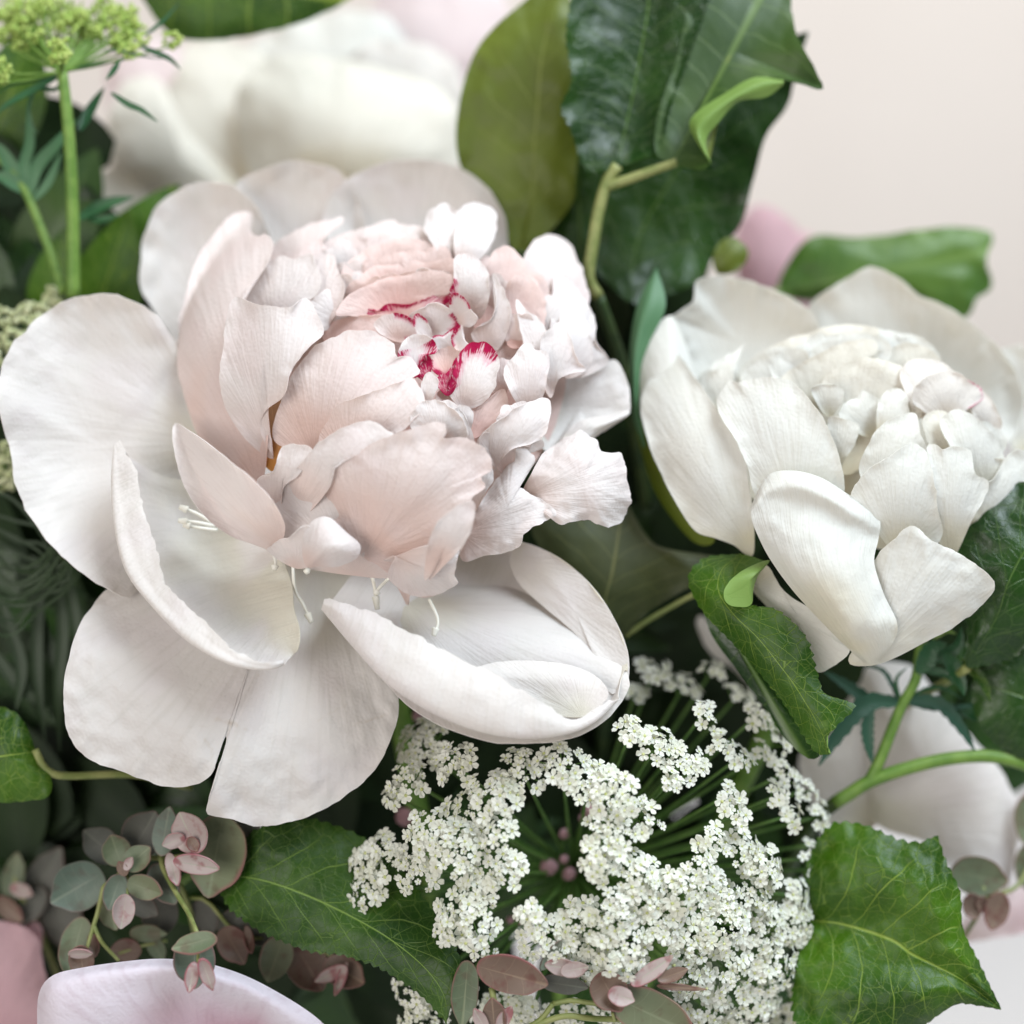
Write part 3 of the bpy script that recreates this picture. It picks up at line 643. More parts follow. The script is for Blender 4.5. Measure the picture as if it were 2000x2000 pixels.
petal(peony, 'F', [(962, 1056, -18), (985, 1024, 0), (1052, 1051, 24), (1111, 1099, 54), (1156, 1162, 90), (1183, 1226, 124), (1184, 1285, 148), (1152, 1310, 160), (1140, 1272, 120), (1092, 1202, 68), (1032, 1150, 30), (980, 1102, 0)], g, cd=52, ripple=3, frill=1, crease=2, p=1.2)
# a dense core under the globe petals, so that no gap shows through
petal(peony, 'P', [(800, 1020), (600, 960), (480, 800), (490, 650), (580, 550), (740, 500), (950, 500), (1080, 570), (1110, 720), (1060, 880), (960, 980)], M['blush'], surf=S1, lay=-100, o0=0, o1=0, bulge=25, name='core_petal')

# stamens
for pts in ([(400, 985, 60), (370, 968, 75), (338, 956, 85)], [(405, 992, 60), (370, 985, 78), (336, 982, 85)], [(410, 1000, 60), (372, 995, 75), (345, 990, 82)],
            [(552, 1050, 120), (556, 1110, 125), (572, 1140, 130), (588, 1175, 135)], [(560, 1050, 120), (578, 1070, 130), (580, 1082, 132)], [(515, 1040, 120), (520, 1060, 125), (518, 1075, 126)],
            [(690, 1060, 120), (705, 1100, 130), (712, 1150, 135)], [(735, 1090, 125), (715, 1110, 133), (708, 1122, 134)], [(810, 1130, 140), (826, 1170, 145), (818, 1200, 150)]):
    n = len(pts)
    s = tube(peony, 'F', pts, 3.6, 3.0, M['stamen'], 'filament', 14, 6)
    e = pts[-1]; a = pts[-2]; dx, dy = e[0] - a[0], e[1] - a[1]; q = math.hypot(dx, dy)
    V, F = tube_geo(zz('F', [(e[0] - dx * .5, e[1] - dy * .5, e[2]), (e[0], e[1], e[2] + 3)]), 7.5, 4.5, 6, 8)
    mk('anther', V, F, M['stamen'], s)

# ================================================================ white peony on the right
def S2(x, y):
    u = (x - 1640) / 440; v = (y - 905) / 430
    e = math.sqrt(max(.03, 1 - u * u - v * v))
    return -230 + 300 * e + .28 * (y - 905)

wp = thing('peony', 'cupped pure white peony, half open, beside the crimson centred one', 'peony', W(1600, 1240, -190))
long_stem(wp, (1600, 1220, -190), M['stem'], 22, k=2)
w = M['white']
petal(wp, 'D', [(1200, 900, -250), (1000, 600, -300), (830, 400, -320), (815, 260, -310), (880, 195, -300), (970, 140, -300), (1080, 90, -300), (1180, 128, -295), (1280, 208, -290), (1430, 278, -285), (1560, 378, -280), (1650, 480, -270), (1705, 600, -260), (1705, 720, -250), (1650, 820, -240), (1500, 900, -230)],
      w, cd=-345, ripple=12, frill=3, K=18, M=90)
petal(wp, 'D', [(1700, 900, -330), (1620, 700, -330), (1600, 480, -320), (1660, 420, -320), (1760, 440, -320), (1850, 600, -320), (1840, 800, -320)], w, cd=-340)
petal(wp, 'D', [(560, 760, -180), (420, 660, -210), (310, 560, -215), (240, 320, -200), (262, 285, -195), (330, 230, -195), (345, 145, -205), (400, 128, -210), (490, 132, -215), (580, 148, -215), (680, 190, -215), (760, 228, -215), (840, 290, -220), (860, 420, -230), (760, 600, -210)],
      w, cd=-275, ripple=12, frill=3, K=18, M=90)
petal(wp, 'D', [(330, 900, -150), (180, 850, -160), (110, 720, -170), (88, 580, -175), (95, 470, -180), (140, 375, -180), (232, 293, -185), (285, 380, -180), (330, 520, -170), (370, 700, -150)], w, cd=-130, ripple=4, frill=1)
WP = [
 ([(560, 800), (420, 700), (345, 570), (380, 530), (440, 480), (500, 455), (520, 560), (520, 700)], 'white', -70, -20, 10, 8, {}),
 ([(480, 800), (400, 720), (368, 640), (385, 560), (450, 495), (520, 430), (547, 408), (520, 470), (498, 520), (490, 600), (470, 700)], 'white', -30, -20, 10, 8, {}),
 ([(760, 720), (600, 640), (545, 560), (600, 460), (720, 392), (860, 350), (980, 328), (1060, 340), (1110, 352), (1085, 440), (960, 500), (860, 600)], 'cream', -58, -30, 22, 4, {}),
 ([(700, 740), (560, 640), (530, 540), (580, 470), (680, 430), (800, 440), (830, 540), (800, 640)], 'white', -66, -30, 20, 4, {}),
 ([(900, 640), (820, 520), (830, 440), (960, 372), (1090, 372), (1160, 420), (1130, 500), (1020, 560)], 'white', -42, -30, 24, 4, {}),
 ([(860, 760), (740, 640), (690, 560), (790, 492), (900, 430), (1010, 395), (1090, 398), (1098, 450), (1000, 490), (900, 545), (850, 620)], 'cream', -24, -30, 24, 6, {}),
 ([(1150, 640), (1040, 520), (1010, 420), (1100, 355), (1180, 360), (1250, 372), (1345, 432), (1370, 520), (1280, 600)], 'white', -62, -20, 14, 6, {}),
 ([(1240, 660), (1150, 560), (1140, 470), (1210, 410), (1300, 420), (1370, 480), (1360, 580)], 'cream', -40, -25, 16, 6, {}),
 ([(960, 960), (880, 800), (860, 640), (870, 570), (980, 490), (1080, 470), (1170, 492), (1270, 560), (1290, 680), (1230, 790), (1100, 880)], 'cream', -14, -40, 14, -6, {}),
 ([(900, 720), (840, 650), (828, 600), (870, 578), (930, 585), (962, 615), (950, 660)], 'white', 5, -10, 10, 8, {}),
 ([(940, 930), (900, 800), (900, 718), (970, 730), (1026, 755), (1010, 825), (970, 890)], 'white', 2, -10, 8, 6, {}),
 ([(1110, 820), (1100, 700), (1130, 620), (1190, 600), (1230, 640), (1230, 720), (1180, 800)], 'white', 10, -10, 6, 10, {}),
 ([(1330, 740), (1250, 680), (1200, 560), (1210, 510), (1250, 478), (1345, 480), (1420, 520), (1470, 560), (1430, 680)], 'pinkwhite', 10, -10, 15, 14, {}),
 ([(1400, 730), (1300, 700), (1250, 640), (1290, 560), (1370, 530), (1460, 545), (1535, 595), (1545, 645), (1490, 680)], 'pinkwhite', 28, -10, 18, 18, dict(pig=lambda x, y, r, v: .55 * float(r > .93 and x > 1890))),
 ([(1560, 800), (1500, 700), (1535, 610), (1590, 660), (1625, 745), (1600, 790)], 'pinkwhite', 12, -10, 16, 10, {}),
 ([(1420, 960), (1330, 860), (1290, 740), (1330, 690), (1400, 700), (1450, 780), (1470, 900)], 'cream', 12, -10, 6, 6, {}),
 ([(1540, 1060), (1440, 900), (1365, 760), (1380, 710), (1450, 690), (1545, 742), (1605, 830), (1645, 925), (1610, 1000)], 'white', 35, -20, 18, 18, {}),
 ([(1100, 1060), (1030, 960), (1040, 880), (1110, 760), (1180, 720), (1262, 700), (1285, 790), (1310, 880), (1260, 980)], 'white', 30, -20, 16, 14, {}),
 ([(1200, 1320), (1060, 1140), (990, 1050), (1030, 985), (1090, 920), (1180, 862), (1250, 830), (1302, 850), (1332, 930), (1352, 1080), (1375, 1210), (1300, 1300)], 'white', 58, -30, 22, 20, dict(frill=4)),
 ([(1410, 1320), (1350, 1200), (1345, 1060), (1325, 930), (1308, 840), (1345, 830), (1380, 858), (1420, 840), (1490, 862), (1520, 950), (1570, 1010), (1500, 1150)], 'white', 48, -20, 20, 16, dict(frill=4)),
 ([(1500, 1250), (1470, 1120), (1540, 1020), (1600, 960), (1650, 880), (1700, 850), (1760, 900), (1740, 1010), (1640, 1100)], 'white', 10, -10, 25, 14, dict(frill=5, ripple=14)),
 ([(580, 1300), (500, 1255), (420, 1225), (335, 1192), (245, 1055), (170, 900), (120, 750), (112, 650), (142, 560), (185, 480), (245, 434), (330, 540), (430, 690), (500, 795), (545, 870), (562, 1000), (582, 1130)], 'white', 40, -20, 5, 36, dict(M=110, center=(350, 850), frill=2)),
 ([(760, 1180), (600, 1060), (548, 900), (450, 720), (432, 660), (445, 610), (490, 564), (520, 580), (600, 553), (690, 558), (762, 582), (850, 682), (902, 775), (945, 900), (962, 1040), (880, 1120)], 'white', 48, -40, 22, 26, dict(M=110, center=(720, 840), frill=3)),
]
for ol, mt, lay, o0, o1, bl, ex in WP:
    petal(wp, 'D', ol, M[mt], surf=S2, lay=lay * 1.3, o0=o0 * 1.5 - 5, o1=o1 * 1.4 + 14, bulge=bl, **ex)
petal(wp, 'D', [(900, 1200), (600, 1080), (450, 850), (480, 640), (700, 500), (1000, 420), (1300, 470), (1520, 640), (1580, 900), (1450, 1150), (1200, 1280)], M['cream'], surf=S2, lay=-125, o0=0, o1=0, bulge=10, name='core_petal')
for (x, y, a, ln, wd, mt, lay) in ((620, 470, 60, 230, 120, 'white', -72), (740, 420, 70, 230, 130, 'white', -76), (900, 372, 80, 220, 130, 'white', -72), (1050, 352, 88, 220, 130, 'white', -74), (1200, 385, 95, 200, 120, 'white', -66), (820, 480, 65, 200, 110, 'cream', -46), (960, 440, 75, 200, 120, 'white', -48), (1120, 430, 85, 190, 110, 'cream', -46),
                                   (900, 560, 60, 190, 100, 'cream', -26), (1040, 520, 75, 190, 110, 'white', -24), (1180, 520, 85, 160, 90, 'white', -12), (1000, 640, 60, 190, 90, 'white', -8), 
                                   (1420, 600, 95, 160, 80, 'pinkwhite', 0), (1500, 660, 100, 170, 80, 'white', 6), (1590, 760, 105, 200, 80, 'white', 4), (1600, 880, 105, 200, 80, 'white', 10)):
    ruffle(wp, 'D', S2, x, y, math.radians(a + rg.uniform(-10, 10)), ln, wd, mt, lay)
# front petal with its upper rim rolled out
loft(wp, 'D', [[(590, 1120, 50), (660, 1010, 50), (760, 985, 55), (870, 1010, 60), (990, 1080, 60), (1110, 1170, 60)],
               [(573, 1090, 110), (640, 965, 120), (740, 942, 130), (862, 970, 135), (985, 1045, 130), (1112, 1125, 110)],
               [(572, 1110, 150), (640, 1020, 165), (750, 1000, 178), (870, 1040, 182), (990, 1110, 175), (1115, 1180, 140)],
               [(575, 1140, 150), (650, 1085, 163), (755, 1075, 170), (870, 1115, 170), (985, 1180, 163), (1105, 1240, 140)],
               [(590, 1190, 150), (680, 1190, 175), (790, 1220, 190), (900, 1260, 195), (1000, 1300, 185), (1090, 1330, 155)],
               [(650, 1310, 150), (740, 1340, 185), (850, 1380, 205), (950, 1420, 208), (1050, 1450, 195), (1130, 1460, 165)],
               [(760, 1460, 140), (850, 1490, 180), (930, 1530, 200), (1010, 1570, 200), (1100, 1590, 190), (1185, 1580, 165)],
               [(940, 1650, 130), (980, 1670, 150), (1020, 1690, 160), (1070, 1700, 160), (1120, 1690, 155), (1170, 1660, 150)],
               [(1050, 1752, 122), (1062, 1755, 124), (1072, 1757, 125), (1082, 1757, 125), (1092, 1755, 124), (1105, 1748, 122)]],
     w, nu=60, nv=70, ripple=9, uvswap=True)
petal(wp, 'D', [(1060, 1762, 110), (980, 1735, 115), (1080, 1560, 130), (1060, 1380, 130), (1110, 1285, 140), (1180, 1222, 155), (1250, 1174, 165), (1335, 1232, 165), (1450, 1292, 155), (1540, 1352, 140), (1594, 1415, 125), (1560, 1492, 115), (1450, 1582, 105), (1300, 1664, 105), (1160, 1735, 105)],
      w, cd=160, center=(1270, 1460), ripple=12, frill=3, K=20, M=100, crease=14)
petal(wp, 'D', [(560, 1420, 20), (585, 1360, 30), (640, 1340, 60), (705, 1440, 90), (800, 1510, 110), (880, 1545, 120), (940, 1580, 120), (950, 1605, 118), (925, 1618, 120), (955, 1668, 120), (988, 1695, 115), (930, 1752, 95), (850, 1787, 75), (790, 1700, 60), (700, 1580, 40)],
      w, cd=100, ripple=7, frill=3, crease=9)
# the narrow leaf that hugs the flower and the sepals under it
loft(wp, 'D', [[(120, 850, -150), (75, 700, -160), (62, 500, -170), (75, 340, -180), (110, 210, -190), (175, 92, -200)],
               [(130, 840, -140), (92, 690, -145), (85, 500, -150), (105, 360, -155), (145, 230, -165), (177, 95, -198)],
               [(140, 830, -150), (110, 690, -160), (110, 520, -165), (150, 400, -168), (215, 250, -175), (178, 92, -200)]], [M['sepal'], M['under']], nu=40, nv=14, mat2=True, name='bract', uvswap=False)
petal(wp, 'D', [(330, 1240, -120), (180, 1050, -150), (110, 850, -170), (80, 680, -180), (130, 700, -150), (200, 900, -110), (300, 1080, -90), (420, 1230, -80)], M['under'], cd=-110, ripple=3, frill=0, name='sepal')

# ================================================================ leaf helpers
TOP = [M['leaf'], M['under']]; DARK = [M['leafdark'], M['under']]; UNDER = [M['under'], M['leaf']]; OLIVE = [M['olive'], M['leafdark']]

def strap(parent, sheet, line, wid, mat, name='leaf', n=24, fold=.25, prof=None, solid=2.0, twist=0.0, k=7, serr=0.0):
    """a narrow or oval leaf along a line of (x, y, depth), wid in px across"""
    P = catmull(zz(sheet, line), n)
    V = []; uv = []; ed = []
    for i in range(n):
        t = i / (n - 1)
        a = P[min(i + 1, n - 1)] - P[max(i - 1, 0)]
        q = np.array([-a[1], a[0]]); q = q / (np.linalg.norm(q) + 1e-6)
        w_ = wid * (prof(t) if prof else math.sin(math.pi * min(1, t * .96 + .04) ** .8) ** .8) * .5
        w_ = max(w_, .6)
        if serr: w_ *= 1 + serr * ((i % 3) - 1)
        for j in range(k):
            u = j / (k - 1) * 2 - 1
            tw = twist * t
            V.append((P[i][0] + q[0] * w_ * u * math.cos(tw), P[i][1] + q[1] * w_ * u * math.cos(tw), P[i][2] - fold * w_ * (1 - abs(u)) + w_ * u * math.sin(tw)))
            uv.append((u * .5 + .5, t)); ed.append(max(abs(u), abs(t * 2 - 1)))
    F = [(i * k + j, i * k + j + 1, (i + 1) * k + j + 1, (i + 1) * k + j) for i in range(n - 1) for j in range(k - 1)]
    Vw = Wn(V); F = facing(Vw, F)
    return mk(name, Vw, F, mat, parent, uv, {'edge': ed, 'pig': np.zeros(len(ed))}, solid=solid, mat2=isinstance(mat, list))

# ================================================================ broad leaves above the flowers
br = thing('leaf_branch', 'upright branch of broad dark glossy leaves rising behind the two peonies', 'leaf branch', W(1165, 560, -190))
tube(br, 'K', [(770, 1400, -200), (725, 1310, -190), (745, 1150, -180), (770, 1000, -175), (810, 860, -170), (860, 780, -165)], 13, 12, M['stemolive'])
tube(br, 'K', [(810, 880, -170), (900, 850, -160), (1010, 810, -150), (1140, 765, -140)], 11, 9, M['stemolive'], 'petiole')
tube(br, 'K', [(770, 1400, -200), (900, 1800, -320), (1000, 2400, -420)], 13, 15, M['stemdark'])
long_stem(br, (1264, 994, -420), M['stemdark'], 15, k=3)
loft(br, 'K', [[(840, 800, -165), (730, 810, -170), (680, 740, -165), (640, 610, -155), (592, 510, -150), (640, 400, -150), (640, 320, -150), (618, 200, -150), (630, 60, -150), (660, -140, -170)],
               [(850, 790, -165), (800, 720, -175), (775, 600, -180), (760, 480, -180), (775, 380, -180), (790, 280, -180), (800, 180, -180), (810, 40, -185), (830, -140, -190)],
               [(860, 780, -165), (890, 640, -185), (925, 480, -195), (960, 300, -195), (985, 160, -195), (1005, 30, -195), (1010, -150, -195)],
               [(875, 775, -165), (990, 640, -175), (1030, 480, -175), (1080, 320, -175), (1110, 160, -175), (1140, 20, -175), (1160, -150, -180)],
               [(900, 780, -160), (1050, 700, -145), (1110, 500, -150), (1170, 340, -155), (1220, 200, -155), (1270, 60, -160), (1330, -150, -170)]],
     DARK, nu=70, nv=40, ripple=7, mat2=True, teeth=1.5, name='leaf')
petal(br, 'K', [(1120, 770, -135), (1040, 720, -140), (1050, 540, -150), (1120, 330, -160), (1180, 100, -170), (1200, -120, -190), (1700, -120, -190), (1680, 0, -170), (1702, 150, -140), (1760, 270, -110), (1828, 417, -90), (1720, 392, -100),
                (1560, 363, -115), (1440, 395, -110), (1320, 470, -100), (1225, 540, -95), (1200, 600, -95), (1240, 680, -90), (1292, 752, -90), (1265, 802, -95), (1190, 792, -115)],
      [M['leafmid'], M['under']], cd=-160, center=(1400, 240), ripple=6, frill=2, K=22, M=120, name='leaf', leafy=True, crease=5)
loft(br, 'K', [[(1640, 376, -98), (1500, 366, -105), (1350, 450, -98), (1232, 530, -90), (1198, 592, -88), (1238, 680, -82), (1298, 768, -82)],
               [(1645, 385, -80), (1530, 400, -78), (1390, 470, -72), (1285, 550, -66), (1238, 612, -64), (1255, 685, -62), (1300, 770, -70)],
               [(1640, 402, -85), (1560, 458, -92), (1425, 482, -85), (1330, 585, -80), (1285, 640, -78), (1278, 695, -74), (1303, 772, -74)]],
     [M['lime'], M['leaf']], nu=44, nv=14, mat2=True, name='curled_margin')
loft(br, 'K', [[(900, 1420, -300), (740, 1250, -320), (700, 1050, -340), (800, 800, -350), (1000, 560, -360), (1250, 380, -360), (1600, 200, -360), (1760, 150, -360)],
               [(920, 1420, -300), (950, 1150, -350), (1080, 900, -380), (1220, 700, -390), (1400, 500, -390), (1600, 330, -380), (1760, 150, -360)],
               [(950, 1440, -300), (1220, 1340, -320), (1330, 1180, -330), (1440, 1060, -330), (1500, 850, -330), (1560, 640, -335), (1660, 500, -340), (1700, 350, -345), (1760, 150, -360)]],
     DARK, nu=60, nv=36, ripple=12, mat2=True, name='leaf')
petal(br, 'K', [(700, 1350, -330), (560, 1250, -350), (520, 1000, -380), (560, 760, -390), (640, 600, -390), (760, 640, -380), (840, 850, -370), (800, 1150, -340)], DARK, cd=-350, name='leaf', leafy=True)
petal(br, 'K', [(1330, 1290, -330), (1310, 1200, -330), (1350, 1140, -330), (1410, 1120, -330), (1465, 1160, -330), (1470, 1220, -330), (1420, 1280, -330)], UNDER, cd=-320, name='leaf', leafy=True)

ol = thing('leaf', 'tall olive green leaf showing its matte underside behind the crimson centred peony', 'leaf', W(1015, 480, -300))
loft(ol, 'K', [[(380, 1200, -280), (300, 1060, -300), (150, 850, -310), (98, 680, -310), (118, 460, -310), (185, 250, -310), (290, 115, -315), (420, 5, -320), (560, -120, -330)],
               [(395, 1200, -280), (420, 1000, -290), (400, 800, -290), (370, 640, -290), (370, 440, -290), (400, 260, -290), (480, 100, -295), (570, -120, -330)],
               [(400, 1200, -280), (480, 960, -280), (530, 740, -275), (575, 560, -275), (590, 380, -275), (590, 200, -280), (580, 60, -290), (580, -120, -330)],
               [(430, 1190, -280), (580, 1050, -285), (655, 940, -290), (660, 860, -290), (680, 640, -300), (690, 420, -300), (690, 200, -300), (640, 0, -300), (590, -120, -330)]],
     UNDER, nu=60, nv=32, ripple=10, mat2=True, name='blade')
tube(ol, 'K', [(400, 1180, -285), (420, 1500, -380), (600, 2000, -450)], 9, 10, M['stemdark'], 'petiole')

def one_leaf(label, sheet, cols, mats, pet=None, petm='stem', pr=9, nu=70, nv=40, ripple=12, teeth=2.2, group=None, extra=None):
    b = zz(sheet, [cols[len(cols) // 2][0]])[0]
    t = thing('leaf', label, 'leaf', W(*b), group)
    loft(t, sheet, cols, mats, nu=nu, nv=nv, ripple=ripple, mat2=True, teeth=teeth, name='blade')
    if pet: tube(t, sheet, pet, pr, pr * .85, M[petm], 'petiole')
    if extra: extra(t)
    return t

def polar_leaf(label, sheet, pts, mats, cd, pet=None, petm='stem', pr=9, center=None, **kw):
    b = zz(sheet, [pts[0]])[0]
    t = thing('leaf', label, 'leaf', W(*b))
    petal(t, sheet, pts, mats, cd=cd, center=center, name='blade', leafy=True, **kw)
    if pet: tube(t, sheet, pet, pr, pr * .85, M[petm], 'petiole')
    return t

polar_leaf('soft green leaf with toothed margin behind the white peony', 'F', [(1470, 550, -620), (1490, 490, -620), (1535, 445, -620), (1620, 448, -610), (1720, 436, -600), (1800, 428, -600), (1870, 440, -600), (1862, 490, -600), (1872, 540, -590), (1845, 560, -590), (1830, 592, -590), (1805, 602, -590), (1740, 580, -600), (1640, 560, -620), (1540, 570, -620)],
           [M['fresh'], M['under']], -570, [(1470, 545, -620), (1400, 640, -640), (1350, 800, -640)], ripple=16)
polar_leaf('long green leaf hanging over the cream peony', 'F', [(180, -80, -430), (255, -20, -440), (300, 45, -450), (345, 74, -450), (430, 74, -450), (530, 54, -450), (605, 28, -450), (665, -5, -450), (730, -60, -450), (500, -120, -450)],
           TOP, -420, ripple=8)

# curled leaf in front of the white peony
def flap(t):
    petal(t, 'P', [(1504, 1094, 90), (1470, 1104, 118), (1434, 1126, 138), (1414, 1154, 148), (1420, 1178, 150), (1446, 1186, 148), (1468, 1180, 142), (1472, 1150, 130), (1482, 1122, 112)], [M['lime'], M['leaf']], cd=146, name='curled_margin', p=3.0, ripple=2, frill=1, K=10, M=48)
    petal(t, 'P', [(1370, 1140, -10), (1385, 1230, 0), (1440, 1310, 10), (1500, 1390, 20), (1530, 1440, 30), (1575, 1478, 60), (1600, 1470, 90), (1570, 1420, 80), (1500, 1320, 60), (1430, 1220, 40)], DARK, cd=20, name='lower_half', leafy=True, ripple=4)  # the dark material paints in the shade on this half of the leaf
one_leaf('curled dark green leaf with serrated edge leaning on the white peony', 'P',
         [[(1445, 1082, 20), (1375, 1090, 40), (1344, 1130, 55), (1372, 1195, 70), (1420, 1245, 85), (1475, 1305, 105), (1535, 1382, 125), (1580, 1455, 145), (1602, 1475, 150)],
          [(1450, 1083, 20), (1400, 1105, 62), (1385, 1150, 85), (1415, 1200, 105), (1465, 1250, 122), (1520, 1320, 140), (1570, 1390, 155), (1600, 1440, 160), (1612, 1474, 155)],
          [(1460, 1084, 20), (1425, 1112, 68), (1420, 1155, 95), (1450, 1195, 118), (1502, 1245, 136), (1550, 1310, 150), (1595, 1375, 162), (1612, 1430, 166), (1618, 1474, 158)],
          [(1500, 1098, 40), (1450, 1130, 80), (1461, 1178, 112), (1520, 1192, 130), (1574, 1245, 142), (1598, 1318, 150), (1612, 1355, 155), (1671, 1377, 160), (1640, 1412, 168), (1614, 1442, 165), (1622, 1472, 158)]],
         [M['leaf'], M['lime']], nu=80, nv=40, ripple=8, extra=flap)
one_leaf('broad cordate green leaf with pale veins beside the white lace flower', 'H',
         [[(900, 1425, -30), (900, 1200, -20), (1010, 1000, -20), (1150, 985, -10), (1330, 1055, 20), (1450, 1072, 30), (1520, 1048, 40), (1560, 1150, 40), (1630, 1310, 50), (1645, 1480, 60), (1720, 1640, 70), (1825, 1864, 90)],
          [(900, 1435, -30), (1020, 1290, 20), (1200, 1230, 50), (1350, 1270, 65), (1450, 1320, 75), (1520, 1420, 80), (1580, 1540, 85), (1680, 1680, 90), (1825, 1864, 90)],
          [(900, 1440, -30), (1080, 1462, 10), (1300, 1532, 45), (1400, 1600, 60), (1500, 1650, 70), (1600, 1700, 75), (1690, 1760, 80), (1825, 1864, 90)],
          [(900, 1445, -30), (980, 1590, 25), (1080, 1730, 60), (1250, 1790, 85), (1400, 1790, 95), (1520, 1780, 95), (1640, 1790, 90), (1825, 1864, 90)],
          [(900, 1450, -30), (860, 1640, 10), (840, 1900, 40), (960, 2060, 60), (1200, 2080, 70), (1420, 1970, 70), (1530, 1890, 72), (1620, 1838, 78), (1720, 1846, 85), (1825, 1864, 90)]],
         TOP, nu=100, nv=60, ripple=14, teeth=3.0, pet=[(900, 1440, -30), (820, 1440, -90), (700, 1500, -200)])
one_leaf('green veined leaf with painted shadow under the white lace flower', 'F',
         [[(430, 1640, 10), (455, 1590, 20), (500, 1556, 20), (590, 1545, 15), (700, 1590, 10), (790, 1680, 40), (862, 1790, 120), (864, 1850, 150), (842, 1928, 165)],
          [(428, 1645, 10), (500, 1610, 50), (600, 1620, 50), (690, 1670, 50), (770, 1730, 80), (830, 1800, 140), (856, 1860, 160), (842, 1928, 165)],
          [(425, 1650, 10), (500, 1662, 55), (580, 1690, 65), (660, 1728, 80), (740, 1775, 110), (805, 1830, 145), (838, 1880, 160), (842, 1928, 165)],
          [(420, 1660, 10), (480, 1705, 60), (560, 1740, 75), (640, 1765, 90), (720, 1800, 115), (785, 1845, 145), (825, 1885, 160), (842, 1928, 165)],
          [(412, 1678, 10), (440, 1722, 40), (500, 1762, 60), (580, 1794, 75), (660, 1806, 95), (735, 1838, 120), (795, 1880, 145), (842, 1930, 165)]],
         [M['leafshaded'], M['under']], nu=90, nv=50, ripple=8, teeth=2.4, pet=[(425, 1655, 10), (380, 1640, -60), (300, 1700, -200)])
polar_leaf('bright green toothed leaf on a pale stalk beside the torn guard petal', 'E', [(170, 1130, 0), (130, 1020, 0), (80, 950, -5), (0, 918, -10), (-120, 930, -20), (-200, 1100, -20), (-150, 1300, 0), (0, 1368, 10), (80, 1366, 10), (150, 1358, 10), (215, 1352, 10), (243, 1310, 10), (238, 1240, 5), (190, 1190, 0)],
           TOP, 30, [(165, 1120, 0), (200, 1195, 0), (250, 1235, 0), (340, 1245, -10), (640, 1240, -60), (900, 1300, -150)], 'stemolive', 8, frill=4, ripple=10, K=18, M=110, center=(20, 1150))
one_leaf('dark leaf with pale net veins tucked under the right side of the white peony', 'P',
         [[(1885, 1300, -20), (1888, 1220, 0), (1868, 1130, 10), (1862, 1080, 10), (1900, 1000, 5), (1960, 955, 0), (2060, 925, -10), (2150, 920, -20)],
          [(1888, 1302, -20), (1930, 1200, 30), (1940, 1120, 45), (1975, 1050, 45), (2030, 990, 30), (2150, 920, -20)],
          [(1890, 1304, -20), (1960, 1220, 30), (2000, 1150, 45), (2040, 1080, 45), (2090, 1010, 30), (2150, 920, -20)],
          [(1895, 1306, -20), (1990, 1280, 0), (2060, 1200, 10), (2110, 1100, 10), (2150, 920, -20)]],
         DARK, nu=70, nv=36, teeth=2.5, pet=[(1890, 1304, -20), (1850, 1330, -130), (1700, 1420, -430)], petm='stemolive')
polar_leaf('shaded olive leaf below the net veined leaf at the white peony', 'P', [(1900, 1330, -120), (1930, 1285, -110), (2010, 1250, -100), (2100, 1300, -90), (2080, 1420, -90), (2010, 1482, -90), (1955, 1462, -100), (1908, 1408, -110)],
           [M['leafdark'], M['olive']], -80, [(1915, 1292, -90), (1960, 1275, -85), (2050, 1245, -80)], 'stemolive', 6)
one_leaf('folded olive leaf showing its underside between the two peonies', 'F',
         [[(1172, 1210, -140), (1110, 1160, -140), (1060, 1090, -150), (1015, 1030, -160), (1000, 960, -170), (1080, 920, -200), (1170, 900, -220)],
          [(1176, 1205, -140), (1142, 1150, -120), (1155, 1080, -120), (1165, 1020, -140), (1172, 960, -180), (1170, 900, -220)],
          [(1180, 1200, -140), (1230, 1150, -130), (1320, 1098, -140), (1385, 1060, -150), (1330, 1046, -160), (1240, 1030, -170), (1190, 960, -200), (1170, 900, -220)]],
         OLIVE, nu=50, nv=30, teeth=1.0, ripple=8, pet=[(1180, 1200, -140), (1240, 1160, -130), (1330, 1115, -120), (1400, 1120, -150)], petm='stemolive', pr=6)

# ================================================================ cream peony behind
cp = thing('peony', 'soft cream peony out of focus behind the large blush one', 'peony', W(640, 420, -950))
long_stem(cp, (640, 400, -950), M['stemdark'], 24, k=4)
cm = M['cream']; CDP = [
 ([(640, 420, -930), (500, 360, -900), (455, 270, -880), (442, 190, -870), (470, 135, -870), (535, 104, -880), (640, 112, -890), (760, 140, -890), (850, 185, -900), (868, 270, -900), (860, 330, -910), (760, 400, -920)], 'cream', -800),
 ([(600, 420, -980), (430, 400, -950), (300, 350, -940), (290, 250, -950), (340, 120, -980), (360, 80, -990), (440, 80, -1000), (520, 130, -1000), (560, 300, -1000)], 'cream', -930),
 ([(640, 400, -1080), (480, 250, -1080), (460, 110, -1080), (540, 50, -1080), (680, 20, -1080), (800, 60, -1080), (860, 130, -1080), (840, 300, -1080)], 'white', -1000),
 ([(800, 400, -1120), (720, 200, -1120), (690, 40, -1120), (760, -40, -1120), (900, -50, -1120), (960, 30, -1120), (900, 200, -1120), (880, 350, -1120)], 'palepink', -1040),
 ([(520, 430, -920), (380, 420, -900), (250, 340, -900), (200, 270, -910), (230, 160, -930), (300, 150, -930), (350, 240, -930), (430, 320, -920)], 'cream', -860),
 ([(420, 480, -960), (280, 470, -930), (180, 440, -940), (168, 380, -940), (210, 310, -940), (290, 310, -940), (380, 400, -940)], 'white', -900),
 ([(330, 330, -1100), (220, 240, -1100), (200, 120, -1100), (270, 70, -1100), (360, 110, -1100), (370, 240, -1100)], 'palepink', -1060)]
